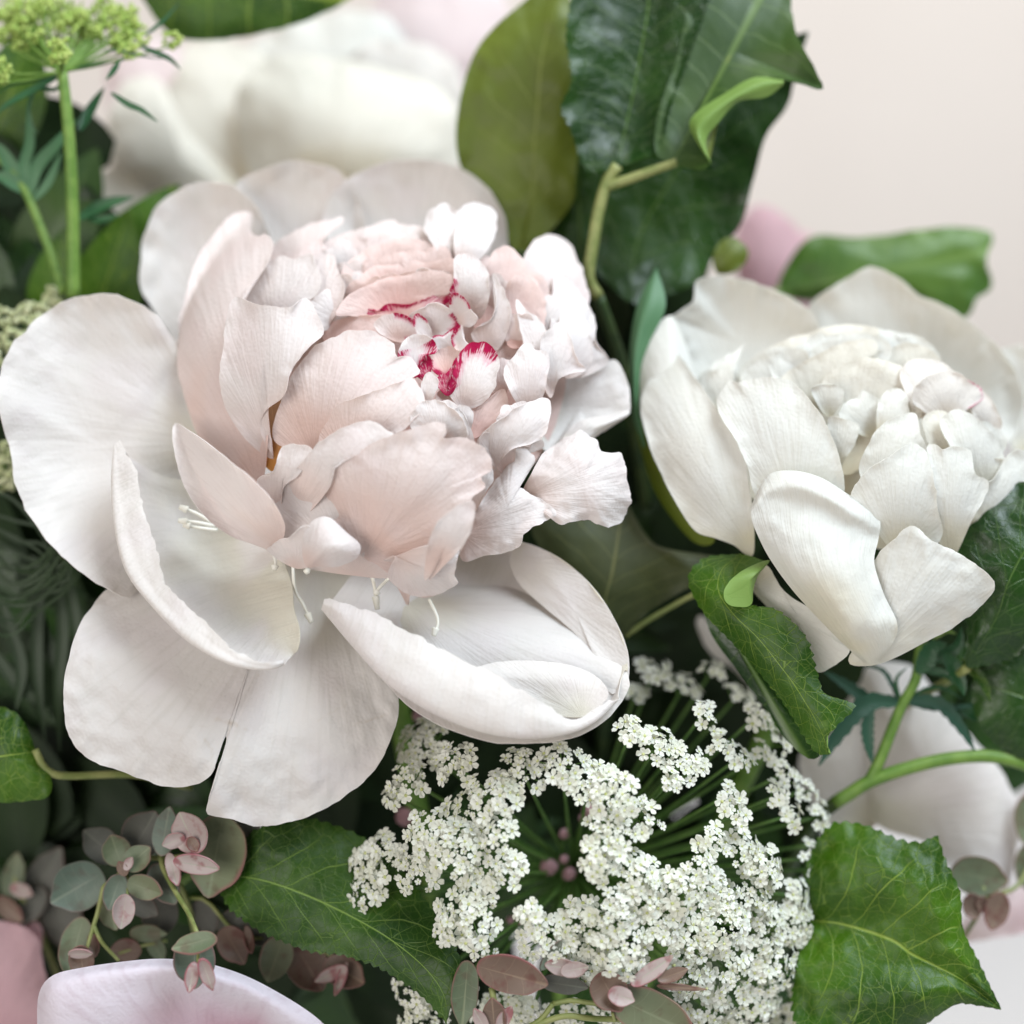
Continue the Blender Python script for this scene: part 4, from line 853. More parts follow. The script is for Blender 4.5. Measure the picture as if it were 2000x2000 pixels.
CDP += [([(700, 300, -1000), (640, 180, -1000), (680, 90, -1000), (780, 80, -1000), (860, 120, -1000), (870, 220, -1000), (800, 280, -1000)], 'pinkwhite', -960)]
for ol_, mt, cd in CDP: petal(cp, 'F', ol_, M[mt], cd=cd, ripple=14, frill=3, crease=8)

pk = thing('pink_flower', 'dusty pink blossom far behind the leaf branch', 'flower', W(1500, 600, -1100))
petal(pk, 'F', [(1470, 640, -1100), (1400, 560, -1090), (1385, 450, -1090), (1420, 390, -1090), (1470, 400, -1090), (1515, 450, -1090), (1540, 560, -1090)], M['pink'], cd=-1050)
petal(pk, 'F', [(1480, 660, -1120), (1440, 560, -1120), (1470, 450, -1110), (1540, 450, -1110), (1580, 560, -1110), (1540, 640, -1110)], M['pink'], cd=-1080)
tube(pk, 'F', [(1475, 640, -1110), (1440, 900, -1000), (1300, 1500, -800)], 16, 16, M['stemdark'])

gw = thing('white_flower', 'greyish white drooping petals behind the forked green stem', 'flower', W(1680, 1500, -420))
for ol_, cd in (([(1230, 980, -300), (1180, 700, -330), (1165, 400, -340), (1200, 240, -350), (1400, 240, -350), (1560, 430, -330), (1700, 590, -320), (1840, 760, -310), (1905, 960, -300), (1885, 1160, -290), (1850, 1290, -290), (1770, 1320, -280), (1600, 1220, -270), (1480, 1080, -270)], -240),
                ([(1230, 1000, -330), (1020, 1000, -340), (900, 820, -360), (870, 680, -370), (960, 560, -380), (1100, 400, -380), (1200, 300, -380), (1260, 500, -360), (1250, 800, -340)], -320),
                ([(720, 420, -360), (560, 260, -330), (460, 190, -320), (395, 80, -320), (400, 10, -330), (450, 40, -330), (520, 180, -330), (620, 290, -340), (720, 360, -350)], -310)):
    petal(gw, 'H', ol_, M['guard'], cd=cd, ripple=12, frill=3, crease=10, K=16, M=80)
tube(gw, 'P', [(1690, 1640, -330), (1560, 1800, -420), (1300, 2200, -520)], 18, 18, M['stemdark'])

pr_ = thing('pale_pink_flower', 'pale pink blossom showing at the tip of the cordate leaf', 'flower', W(1990, 1800, -420))
petal(pr_, 'H', [(1980, 1480, -420), (1760, 1530, -420), (1650, 1540, -420), (1640, 1440, -420), (1720, 1400, -420), (1830, 1330, -420), (1940, 1240, -420), (2060, 1300, -420)], M['palepink'], cd=-400, ripple=10)
petal(pr_, 'H', [(1960, 1450, -450), (1800, 1440, -450), (1850, 1330, -450), (1960, 1240, -450), (2080, 1350, -450)], M['pink'], cd=-440)
tube(pr_, 'H', [(1980, 1480, -420), (2060, 1700, -480), (2000, 2400, -560)], 14, 14, M['stemdark'])

# ================================================================ lilac pink flower in front, lower left
lf = thing('lilac_flower', 'lilac rimmed pink cup shaped petal below the eucalyptus', 'flower', W(330, 2150, 120))
loft(lf, 'I', [[(215, 1600, 100), (200, 1350, 130), (215, 1200, 150), (290, 1115, 160), (450, 1075, 160), (650, 1045, 155), (860, 1028, 150), (1080, 1045, 140), (1300, 1110, 125), (1500, 1210, 110), (1700, 1340, 95), (1860, 1500, 80)],
               [(300, 1640, 150), (250, 1380, 175), (270, 1245, 190), (350, 1175, 195), (500, 1130, 195), (700, 1100, 190), (900, 1090, 185), (1090, 1115, 172), (1280, 1180, 152), (1450, 1270, 130), (1620, 1390, 110), (1780, 1520, 90)],
               [(420, 1660, 160), (360, 1480, 185), (400, 1360, 195), (520, 1280, 195), (660, 1240, 185), (800, 1220, 172), (950, 1220, 155), (1100, 1245, 140), (1250, 1300, 120), (1390, 1370, 105), (1520, 1470, 95), (1650, 1600, 80)],
               [(600, 1700, 140), (580, 1560, 160), (640, 1480, 165), (740, 1430, 160), (840, 1400, 150), (940, 1390, 138), (1040, 1400, 122), (1140, 1420, 108), (1240, 1460, 95), (1330, 1510, 85), (1420, 1580, 75), (1500, 1680, 65)]],
     M['lilac'], nu=70, nv=40, ripple=3, vflip=True)
for p_ in lf.children[0].data.uv_layers[0].data: p_.uv = (p_.uv[1] * .35, 1 - p_.uv[0] * (.35 + .8 * p_.uv[1]))
tube(lf, 'I', [(900, 1700, 60), (950, 2000, 0), (1500, 2600, -300)], 24, 24, M['stem'])
lp = thing('pink_flower', 'blurred dusty pink petals at the far left under the eucalyptus', 'flower', W(0, 1950, -250))
petal(lp, 'F', [(-40, 2000, -220), (-120, 1850, -220), (-60, 1745, -220), (20, 1740, -220), (70, 1770, -220), (85, 1840, -220), (130, 1950, -200), (60, 2050, -200)], M['pink'], cd=-180, ripple=8)
petal(lp, 'F', [(-40, 1960, -250), (-60, 1780, -260), (10, 1735, -260), (60, 1735, -260), (80, 1765, -255), (60, 1850, -240)], M['pink'], cd=-240, ripple=8)
tube(lp, 'F', [(-20, 1980, -220), (100, 2200, -300), (500, 2450, -500)], 14, 14, M['stemdark'])

# ================================================================ white lace umbel
def floret_geo(seed):
    """one five-petalled floret, radius 1, facing +z; returns verts, faces, material index per face"""
    r_ = random.Random(seed)
    V = []; F = []; MI = []
    for k in range(5):
        a = k * 2 * math.pi / 5 + r_.uniform(-.12, .12); c, s = math.cos(a), math.sin(a)
        ln = r_.uniform(.85, 1.1); wd = r_.uniform(.36, .46); up = r_.uniform(.0, .28)
        pr = [(.12, -.07, .0), (.12, .07, .0), (.55 * ln, -wd * .85, .10 + up * .6), (.55 * ln, 0, .0 + up * .5), (.55 * ln, wd * .85, .10 + up * .6),
              (.92 * ln, -wd * .75, .06 + up), (.86 * ln, 0, .08 + up), (.92 * ln, wd * .75, .06 + up), (1.0 * ln, -.18, .04 + up), (1.0 * ln, .18, .04 + up)]
        o = len(V)
        V += [(x * c - y * s, x * s + y * c, z) for x, y, z in pr]
        for f in ((0, 2, 3), (0, 3, 1), (1, 3, 4), (2, 5, 6, 3), (3, 6, 7, 4), (5, 8, 6), (6, 9, 7), (8, 9, 6)):
            F.append(tuple(o + i for i in f)); MI.append(0)
    o = len(V)
    V += [(.24 * math.cos(t), .24 * math.sin(t), .03) for t in np.arange(5) * 2 * math.pi / 5] + [(0, 0, .22)]
    for k in range(5): F.append((o + k, o + (k + 1) % 5, o + 5)); MI.append(1)
    return V, F, MI

FG = [floret_geo(i) for i in range(5)]
FM = []
for i, (V, F, MI) in enumerate(FG):
    me = bpy.data.meshes.new('floret'); me.from_pydata([tuple(c * 13.0 * PX for c in v) for v in V], [], F)
    me.materials.append(M['floret']); me.materials.append(M['floreteye'])
    me.polygons.foreach_set('material_index', MI)
    FM.append(me)

HUB = (1120., 1700., -330.)
um = thing('lace_umbel', 'wide white lace flower umbel with a dark open middle under the large peony', 'lace flower', W(*HUB))
long_stem(um, HUB, M['stem'], 17, k=5)
# x, y, radius (F sheet)
UB = [(800, 1405, 62), (770, 1470, 42), (860, 1440, 46), (742, 1505, 24), (690, 1680, 46), (730, 1620, 52), (690, 1625, 36), (790, 1640, 52), (810, 1570, 50), (860, 1605, 55), (880, 1540, 52), (930, 1500, 52), (985, 1455, 50), (945, 1575, 32),
      (1060, 1440, 48), (1110, 1475, 48), (1165, 1500, 50), (1210, 1540, 42), (1150, 1570, 50), (1130, 1620, 40), (950, 1640, 46), (900, 1680, 44), (880, 1730, 58), (910, 1790, 32), (850, 1750, 34),
      (1030, 1770, 54), (1000, 1730, 28), (1100, 1745, 52), (1155, 1720, 50), (1170, 1785, 56), (1110, 1810, 48), (1200, 1650, 46), (1230, 1690, 44), (1240, 1740, 50), (1190, 1840, 46),
      (1345, 1590, 36), (1390, 1540, 32), (1375, 1500, 28), (1400, 1600, 44), (1440, 1630, 44), (1320, 1640, 34), (1290, 1680, 42), (1350, 1690, 52), (1420, 1690, 54), (1290, 1770, 54), (1360, 1750, 58), (1440, 1750, 58), (1500, 1740, 50),
      (1540, 1790, 48), (1300, 1840, 50), (1380, 1830, 60), (1460, 1820, 60), (1530, 1850, 44), (1340, 1900, 56), (1430, 1890, 60), (1500, 1900, 46), (1380, 1950, 50), (1460, 1950, 44), (1500, 1690, 36),
      (1190, 1380, 34), (1240, 1405, 42), (1290, 1440, 46), (1265, 1475, 24), (1360, 1400, 32), (1395, 1430, 30), (1235, 1265, 40), (1290, 1295, 40), (1200, 1305, 26), (1395, 1310, 34), (1430, 1350, 38), (1440, 1420, 28), (1480, 1460, 32),
      (1520, 1490, 32), (1550, 1540, 34), (1570, 1590, 30), (1490, 1540, 28), (1530, 1620, 34), (1560, 1660, 32), (1470, 1500, 26),
      (1330, 1345, 30), (655, 1700, 38), (652, 1650, 30), (1582, 1705, 30), (1580, 1640, 28), (1345, 1265, 30), (1470, 1400, 30),
      (780, 1870, 44), (820, 1900, 40), (780, 1930, 36), (950, 1890, 44), (1000, 1920, 44), (920, 1930, 34), (1150, 1900, 42), (1210, 1930, 42), (1080, 1920, 36), (880, 1870, 26)]
R_UMB = 560.
allf = []      # (area weight, location, normal, roll, scale, mesh)
cross = []
for i, (fx, fy, fr) in enumerate(UB):
    x, y = fx * 1.0352, fy * 1.0352
    dx, dy = x - HUB[0], y - HUB[1]
    rho = math.hypot(dx, dy)
    if fy < 1440 and fx < 900: d = 20 + rnd.uniform(-15, 15)
    elif fx > 1180 and fy < 1330: d = -150 + rnd.uniform(-20, 20)
    elif fy > 1860 and fx < 1250: d = 40 + rnd.uniform(-20, 20)
    else: d = HUB[2] + math.sqrt(max(R_UMB ** 2 - rho ** 2, 150 ** 2)) + rnd.uniform(-22, 22)
    c = W(x, y, d); hub = W(*HUB)
    n = (c - hub).normalized()
    n = (n + (-FWD) * .35 + UP * .22).normalized()
    # a ray from the hub to the umbellet, then pedicels to the florets
    A = (x - dx * .04, y - dy * .04, d - 45)
    um_part = bpy.data.objects.new('umbellet', None); C.objects.link(um_part); um_part.parent = um
    um_part.location = c - W(*HUB)
    midp = (HUB[0] + dx * .55, HUB[1] + dy * .55 + 6, HUB[2] + (A[2] - HUB[2]) * .5)
    V, F = tube_geo([HUB, midp, A], 4.2, 3.2, 10, 6)
    mk('ray', V, F, M['ray'], um_part)
    rr = fr * .94 * PX
    t1 = n.cross(Vector((.3, .2, .9))).normalized(); t2 = n.cross(t1)
    cnt = max(8, int(1.85 * (fr * 1.0 / 14.0) ** 2))
    ped = []
    W0 = W(*A)
    for k in range(cnt):
        q = math.sqrt((k + .5) / cnt) * (1 + rnd.uniform(-.10, .10)); th = k * 2.39996 + rnd.uniform(-.35, .35) + i
        loc = c + (t1 * math.cos(th) + t2 * math.sin(th)) * rr * q + n * (rr * (.28 * (1 - q * q)) + rnd.uniform(-6, 6) * PX)
        fn = (n + (t1 * math.cos(th) + t2 * math.sin(th)) * q * .75 + Vector((rnd.uniform(-.4, .4), rnd.uniform(-.4, .4), rnd.uniform(-.3, .4)))).normalized()
        sc = rnd.choice((.55, .8, .95, 1.0, 1.1, 1.2)) * rnd.uniform(.92, 1.06) * (.85 + .25 * q)
        vis = (-FWD).dot(fn)
        allf.append((vis + d / 2500. + rnd.uniform(0, .3), loc, fn, rnd.uniform(0, 6.28), sc, rnd.randrange(5), um_part))
        if k % 2 == 0:
            ped.append((W0, loc - fn * 2 * PX))
    PV = []; PF = []
    for a, b in ped:
        o = len(PV); t = (b - a); s1 = t.cross(FWD).normalized() * 1.3 * PX; s2 = t.cross(s1).normalized() * 1.3 * PX
        PV += [a + s1, a - s1 * .5 + s2, a - s1 * .5 - s2, b + s1, b - s1 * .5 + s2, b - s1 * .5 - s2]
        PF += [(o, o + 1, o + 4, o + 3), (o + 1, o + 2, o + 5, o + 4), (o + 2, o, o + 3, o + 5)]
    po = mk('pedicels', PV, PF, M['ray'], um_part, smooth=False); po['kind'] = 'stuff'
allf.sort(key=lambda t: -t[0])
BV = []; BF = []; BM = []
for i, (wgt, loc, fn, roll, sc, mi, par) in enumerate(allf):
    q = fn.to_track_quat('Z', 'Y').to_matrix().to_4x4() @ Matrix.Rotation(roll, 4, 'Z') @ Matrix.Scale(sc, 4)
    if i < 300:
        o = bpy.data.objects.new('floret', FM[mi]); C.objects.link(o); o.parent = par
        o.matrix_basis = Matrix.Translation(loc - wloc(par)) @ q
    else:
        V, F, MI = FG[mi]; off = len(BV); m3 = q.to_3x3()
        BV += [loc + m3 @ (Vector(v) * 13.0 * PX) for v in V]
        BF += [tuple(off + j for j in f) for f in F]; BM += MI
rest = mk('florets', [tuple(v) for v in BV], BF, [M['floret'], M['floreteye']], um, smooth=False)
rest.data.polygons.foreach_set('material_index', BM); rest['kind'] = 'stuff'

# ================================================================ green umbels, upper left and left
def ball_cluster(c, r, n, br, seed):
    """many small buds on a dome; px coordinates"""
    r_ = random.Random(seed); parts = []
    ico = [(0, 0, 1), (.894, 0, .447), (.276, .851, .447), (-.724, .526, .447), (-.724, -.526, .447), (.276, -.851, .447),
           (.724, .526, -.447), (-.276, .851, -.447), (-.894, 0, -.447), (-.276, -.851, -.447), (.724, -.526, -.447), (0, 0, -1)]
    fc = [(0, 1, 2), (0, 2, 3), (0, 3, 4), (0, 4, 5), (0, 5, 1), (1, 6, 2), (2, 7, 3), (3, 8, 4), (4, 9, 5), (5, 10, 1), (6, 7, 2), (7, 8, 3), (8, 9, 4), (9, 10, 5), (10, 6, 1),
          (11, 7, 6), (11, 8, 7), (11, 9, 8), (11, 10, 9), (11, 6, 10)]
    for i in range(n):
        v = Vector((r_.gauss(0, 1), r_.gauss(0, 1), r_.gauss(0, 1))).normalized() * r * r_.uniform(.55, 1.0)
        v.y *= .75
        s = br * r_.uniform(.7, 1.25)
        P = [(c[0] + v.x + a[0] * s, c[1] + v.y + a[1] * s, c[2] + v.z + a[2] * s) for a in ico]
        parts.append((list(Wn(P)), fc))
    return merge(parts)

def green_umbel(t, sheet, hub, heads, rr, bud, ray_r, seed, mat='bud', n=34):
    for i, h in enumerate(heads):
        u = bpy.data.objects.new('umbellet', None); C.objects.link(u); u.parent = t
        hx, hy, hd = zz(sheet, [h[:3]])[0]; bx, by, bd = zz(sheet, [hub])[0]
        u.location = W(hx, hy, hd) - Vector(t.location)
        V, F = tube_geo([(bx, by, bd), ((bx + hx) / 2, (by + hy) / 2 + 10, (bd + hd) / 2), (hx, hy + rr * .5, hd)], ray_r, ray_r * .7, 10, 6)
        mk('ray', V, F, M['stem'], u)
        r_ = rr * (h[3] if len(h) > 3 else 1)
        V, F = ball_cluster((hx, hy, hd), r_, n, bud, seed + i)
        o = mk('buds', V, F, M[mat], u); o['kind'] = 'stuff'

gu = thing('green_umbel', 'lime green budding umbel on a tall stalk before the cream peony', 'umbel', W(140, 580, -200))
tube(gu, 'A', [(335, 385, -150), (360, 600, -155), (380, 850, -165), (392, 1150, -180), (395, 1600, -200)], 11, 14, M['stem'])
tube(gu, 'A', [(395, 1600, -200), (480, 2200, -330), (900, 3300, -480)], 14, 15, M['stemdark'])
heads = [(60, 70, -260), (30, 180, -240), (110, 240, -220), (160, 110, -250), (235, 60, -270), (250, 170, -240), (330, 110, -260), (400, 50, -280), (450, 140, -240), (520, 90, -260), (560, 170, -230), (610, 60, -270), (690, 70, -230), (690, 130, -200), (660, 210, -180),
         (700, 270, -160), (750, 220, -190), (925, 215, -190, 1.0), (325, 240, -90, .95), (318, 310, -85, .8), (345, 290, -88, .7), (0, 360, -120, 1.2), (-10, 420, -120, 1.1), (60, 10, -280), (160, 10, -280), (300, 10, -290), (560, 20, -280), (140, 190, -230), (420, 220, -250)]
green_umbel(gu, 'A', (335, 385, -150), heads + [(rnd.uniform(-20, 740), rnd.uniform(0, 230), rnd.uniform(-300, -200)) for _ in range(22)], 24, 5.0, 3.0, 100)
fr = M['frond']
for line, wd in (([(640, 330, -140), (610, 380, -138), (570, 430, -136)], 22), ([(600, 500, -130), (690, 560, -128), (760, 590, -126), (848, 655, -124)], 24), ([(760, 250, -150), (860, 290, -146), (920, 320, -145), (972, 372, -144)], 22),
                 ([(560, 270, -150), (660, 275, -150), (760, 300, -148), (870, 315, -147)], 8), ([(690, 310, -150), (640, 330, -145), (600, 370, -140)], 8), ([(780, 190, -160), (880, 110, -170), (960, 20, -180)], 14),
                 ([(340, 400, -150), (200, 430, -140), (60, 460, -130), (-40, 520, -120)], 10), ([(340, 390, -150), (480, 350, -150), (600, 335, -150)], 10), ([(330, 400, -150), (180, 480, -140), (40, 560, -130), (-40, 640, -130)], 26), ([(350, 400, -155), (300, 480, -160), (190, 480, -165), (150, 620, -170), (200, 720, -170)], 18),
                 ([(430, 700, -190), (480, 600, -200), (560, 470, -210)], 40), ([(420, 1180, -240), (560, 1100, -240), (720, 1060, -240)], 46), ([(440, 1160, -250), (540, 1180, -245), (640, 1160, -245)], 30)):
    strap(gu, 'A', line, wd * .5, fr, 'bract')
ls = thing('leafy_shoot', 'slender side shoot with narrow green leaves under the lime umbel', 'shoot', W(125, 570, -230))
tube(ls, 'A', [(345, 1580, -220), (260, 1330, -225), (160, 1080, -230), (90, 950, -235), (-20, 840, -240)], 10, 8, M['stem'])
tube(ls, 'A', [(345, 1580, -220), (450, 2200, -340), (900, 3300, -490)], 10, 11, M['stemdark'])
for line, wd in (([(160, 1060, -230), (130, 900, -225), (160, 760, -225), (150, 560, -230)], 44), ([(160, 1060, -230), (200, 900, -225), (300, 780, -225), (420, 640, -235)], 52), ([(150, 1060, -230), (60, 900, -225), (0, 800, -225), (-60, 760, -230)], 60), ([(140, 1030, -228), (40, 960, -220), (-60, 940, -220)], 56), ([(180, 1080, -230), (260, 980, -225), (330, 820, -225)], 34)):
    strap(ls, 'A', line, wd * .5, [M['sepal'], M['under']], 'leaf')

lu = thing('lace_umbel', 'small blurred greenish white umbel behind the left guard petal', 'lace flower', W(30, 760, -260))
tube(lu, 'F', [(30, 740, -260), (60, 900, -330), (400, 1700, -480)], 9, 11, M['stemdark'])
green_umbel(lu, 'F', (30, 740, -260), [(10, 600, -230), (50, 590, -230), (90, 585, -235), (125, 570, -240), (20, 640, -220), (70, 615, -225), (105, 560, -245), (0, 670, -220), (5, 880, -200), (0, 910, -200), (10, 850, -205), (50, 640, -215)], 30, 6, 2.6, 300, 'budcream', 34)

# fine dark foliage along the left side
for gi, (lab, loc, lines, mat, wd) in enumerate((
    ('tuft of thin dark green threadlike leaves under the left guard petal', (30, 1250, -200),
     [[(-40, 1010 + k * 16 + rnd.uniform(-18, 18), rnd.uniform(-150, -90)), (20, 1070 + k * 12 + rnd.uniform(-14, 14), rnd.uniform(-130, -90)), (70, 1060 + k * 9 + rnd.uniform(-14, 14), rnd.uniform(-130, -90)), (105 + 3 * k + rnd.uniform(-8, 8), 1010 + k * 10, -120), (100 + 6 * k + rnd.uniform(-14, 14), 940 + k * 10 + rnd.uniform(-20, 20), -140)] for k in range(11)] +
     [[(-30, 930 + k * 24 + rnd.uniform(-20, 20), -170), (30, 960 + k * 20 + rnd.uniform(-20, 20), -165), (80, 1000 + k * 16 + rnd.uniform(-16, 16), -165), (110 + rnd.uniform(-20, 20), 1060 + k * 10, -170)] for k in range(7)], 'fronddark', 6.5),
    ('cluster of narrow dark strap leaves hanging beside the torn guard petal', (80, 1500, -260),
     [[(100, 1050, -190), (118, 1180, -170), (110, 1300, -170), (112, 1420, -180)], [(80, 1060, -200), (70, 1180, -190), (72, 1290, -185), (85, 1400, -190)], [(120, 1060, -180), (140, 1160, -170), (150, 1260, -175)], [(20, 1180, -190), (40, 1260, -180), (30, 1340, -185)],
      [(-20, 1220, -200), (40, 1300, -195), (100, 1340, -195)], [(60, 1120, -210), (100, 1240, -205), (140, 1320, -205)], [(0, 1130, -190), (30, 1220, -185), (55, 1300, -190)]], 'fronddark', 26))):
    t = thing('foliage_tuft', lab, 'foliage', W(loc[0] * 1.0352, loc[1] * 1.0352, loc[2]))
    for ln in lines: strap(t, 'F', ln, wd, M[mat], 'leaf', n=16, k=5, solid=1.2)

# ================================================================ forked green stem on the right
fs = thing('fern_leaf_shoot', 'arching green forked shoot with ferny leaflets under the white peony', 'shoot', W(1640, 1565, -130))
tube(fs, 'H', [(1040, 890, -135), (1120, 840, -125), (1200, 790, -115), (1350, 735, -110), (1550, 685, -110), (1740, 668, -110), (1880, 690, -110), (2050, 750, -115)], 14, 13, M['stem'])
tube(fs, 'H', [(1195, 800, -115), (1250, 690, -110), (1310, 540, -108), (1360, 420, -108), (1420, 310, -110), (1440, 180, -120), (1460, 80, -130)], 12, 10, M['stem'], 'side_stem')
tube(fs, 'H', [(1040, 890, -135), (900, 1050, -260), (500, 1800, -450), (-200, 2600, -540)], 14, 15, M['stemdark'])
FB = [M['frondblue'], M['frond']]; FR = [M['frond'], M['frondblue']]
for line, wd, mt in (([(1340, 420, -105), (1220, 410, -95), (1130, 470, -85), (1060, 560, -80), (1010, 640, -80), (965, 715, -82)], 88, FB), ([(1215, 430, -95), (1195, 520, -90), (1200, 610, -90), (1218, 705, -95)], 60, FB),
                     ([(1330, 400, -110), (1260, 400, -115), (1200, 402, -120), (1090, 330, -125), (985, 265, -130)], 60, FB), ([(1345, 420, -110), (1310, 330, -125), (1260, 260, -140), (1150, 235, -150)], 22, FB),
                     ([(1380, 405, -110), (1480, 405, -105), (1560, 440, -100), (1640, 540, -100), (1705, 650, -105)], 62, FB), ([(1380, 400, -110), (1480, 350, -115), (1560, 350, -120), (1640, 400, -120)], 18, FR), ([(1390, 420, -108), (1500, 440, -110), (1600, 440, -115), (1740, 420, -120)], 30, FB),
                     ([(1600, 440, -130), (1700, 470, -125), (1800, 500, -125), (1910, 520, -125)], 60, FR), ([(1350, 410, -110), (1330, 310, -112), (1380, 250, -115)], 16, FR),
                     ([(1430, 280, -100), (1470, 220, -85), (1500, 160, -80), (1570, 140, -80)], 90, FR), ([(1560, 180, -90), (1600, 250, -70), (1640, 330, -62), (1650, 385, -62)], 70, FR), ([(1640, 210, -80), (1700, 270, -62), (1745, 330, -58), (1778, 415, -58)], 52, [M['leaf'], M['lime']]),
                     ([(1440, 220, -100), (1540, 200, -95), (1620, 150, -90), (1640, 60, -90)], 60, FR), ([(1460, 260, -105), (1560, 280, -95), (1600, 330, -90)], 40, FR), ([(1500, 120, -90), (1560, 80, -80), (1610, 90, -78)], 24, [M['lime'], M['leaf']])):
    strap(fs, 'H', line, wd * .4141, mt, 'leaflet', serr=.12)

# ================================================================ eucalyptus
def disc(t, sheet, cx, cy, rx, ry, rot, d, mat, tilt=(0., 0.), cup=.25, point=.16, z=None):
    """rounded leaf: base at one end, small pointed tip at the other (rot: direction of the tip, degrees, y down)"""
    a = math.radians(rot); c, s = math.cos(a), math.sin(a); sc = Z[sheet][2]
    pts = []
    for k in range(14):
        th = math.pi + k * 2 * math.pi / 14
        x = rx * math.cos(th); y = ry * math.sin(th)
        if k == 7: x += rx * point
        jit = 1 + .018 * math.sin(k * 2.3 + cx)
        x *= jit; y *= jit
        dd = d + (x * tilt[0] + y * tilt[1]) * sc + cup * min(rx, ry) * sc
        pts.append((cx + x * c - y * s, cy + x * s + y * c, dd))
    return petal(t, sheet, pts, EU[mat], cd=d, K=10, M=44, frill=.6, ripple=3, name='leaf', leafy=True, solid=2.5, crease=4, p=2.0)

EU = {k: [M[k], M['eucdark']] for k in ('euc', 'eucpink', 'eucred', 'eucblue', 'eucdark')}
e1 = thing('eucalyptus_sprig', 'grey green eucalyptus sprig with pink edged round leaves over the lilac petal', 'eucalyptus', W(310, 1690, -60))
for pts, r0, r1 in (([(860, 430, 20), (880, 540, 40), (960, 690, 80), (1020, 790, 140), (1062, 890, 205)], 5.5, 4.2), ([(560, 640, 30), (530, 770, 40), (505, 850, 45), (465, 985, 55)], 5.5, 3.5), ([(505, 850, 45), (550, 940, 48), (640, 1040, 30)], 4.5, 3),
                    ([(560, 640, 30), (650, 570, 30), (760, 490, 25), (900, 488, 20), (1010, 470, 20)], 5, 5), ([(680, 560, 35), (690, 630, 50), (685, 700, 62)], 3.5, 3), ([(870, 500, 20), (1000, 700, -60), (1100, 1100, -160)], 6, 7), ([(1070, 930, 215), (1066, 1050, 235)], 3, 3),
                    ([(1030, 700, -60), (1120, 720, -50), (1300, 900, -45), (1600, 930, -60), (1850, 1040, -50)], 4, 4), ([(900, 930, -60), (760, 960, -45), (640, 1000, -40)], 4, 3)):
    tube(e1, 'I', pts, r0, r1, M['stemolive'], 'twig', 16, 7)
tube(e1, 'I', [(1100, 1100, -160), (1400, 1800, -300), (2400, 2700, -520)], 7, 8, M['stemdark'], 'stem')
for a in ((1165, 462, 210, 160, 100, 35, 'euc', (.1, -.2)), (1020, 355, 112, 92, -115, 88, 'eucpink', (-.3, .3)), (940, 395, 60, 40, 160, 92, 'eucpink', (0, .3)), (1050, 522, 118, 52, 10, 95, 'eucpink', (0, -.4)), (930, 540, 85, 36, 75, 70, 'eucpink', (.3, 0)), (1040, 410, 40, 32, 60, 104, 'eucred', (.2, .2)),
          (888, 350, 125, 66, -80, 50, 'eucblue', (0, .3)), (765, 362, 125, 112, -60, -5, 'eucdark', (0, 0)), (630, 452, 82, 78, -110, 20, 'euc', (.2, 0)), (735, 488, 84, 66, -40, 55, 'euc', (0, .2)), (425, 640, 150, 130, 150, -10, 'eucblue', (.1, .1)), (550, 420, 110, 92, -140, -40, 'eucdark', (0, 0)),
          (772, 645, 92, 66, 20, 62, 'euc', (.2, -.2)), (622, 665, 96, 62, 110, 55, 'eucblue', (0, .2)), (668, 770, 88, 58, 100, 85, 'eucpink', (0, .3)), (880, 620, 115, 76, 60, 20, 'eucblue', (.2, .2)), (590, 775, 92, 62, 70, 15, 'euc', (0, 0)), (760, 740, 90, 60, 30, 0, 'eucdark', (0, 0)), (660, 545, 40, 30, -120, 70, 'eucred', (.2, .3)), (690, 520, 36, 22, -60, 74, 'eucpink', (0, .2)),
          (410, 955, 155, 88, 105, 20, 'euc', (.3, 0)), (440, 1040, 80, 66, 80, 58, 'eucred', (0, .3)), (428, 1004, 62, 24, 0, 70, 'eucpink', (0, -.6)), (500, 950, 60, 30, 80, 30, 'eucred', (.2, 0)),
          (1055, 940, 118, 56, 165, 232, 'euc', (0, -.5)), (1048, 1035, 136, 112, 90, 210, 'eucblue', (0, .2)), (1035, 1120, 78, 34, 100, 248, 'eucpink', (.3, .2)), (1115, 1110, 84, 38, 70, 250, 'eucpink', (-.3, .2)), (1066, 1095, 26, 18, 90, 140, 'stamen_', (0, 0)),
          (680, 985, 78, 62, 180, -40, 'eucred', (0, 0)), (790, 895, 92, 46, 0, -40, 'euc', (0, -.3)), (840, 970, 70, 44, 60, -50, 'euc', (0, 0)), (1255, 950, 104, 82, 60, -20, 'eucred', (.1, .2)), (1395, 880, 86, 76, 20, -50, 'eucdark', (0, 0)), (1250, 830, 90, 60, -40, -60, 'eucdark', (0, 0)), (1490, 1020, 125, 86, 110, -30, 'euc', (0, .2)), (1340, 920, 70, 24, 80, -10, 'eucred', (.4, 0)),
          (1660, 1070, 132, 112, 60, -60, 'eucred', (0, .2)), (1850, 1095, 112, 86, 30, -40, 'eucred', (.2, .2)), (1790, 1110, 90, 34, 155, -10, 'eucpink', (0, .2)), (1840, 1130, 90, 22, 110, -8, 'eucpink', (.3, 0)), (860, 780, 120, 100, 90, -90, 'eucdark', (0, 0)), (1100, 800, 90, 70, 60, -90, 'eucdark', (0, 0)), (1340, 330, 92, 56, 70, 10, 'eucdark', (.2, 0)), (1250, 250, 66, 36, -20, 20, 'eucpink', (0, .2)), (1180, 230, 50, 16, -75, 20, 'eucred', (0, 0))):
    if a[6] == 'stamen_': continue
    disc(e1, 'I', *a)
e0 = thing('eucalyptus_sprig', 'blurred shadowed eucalyptus twig behind the pink flower', 'eucalyptus', W(60, 1800, -330))
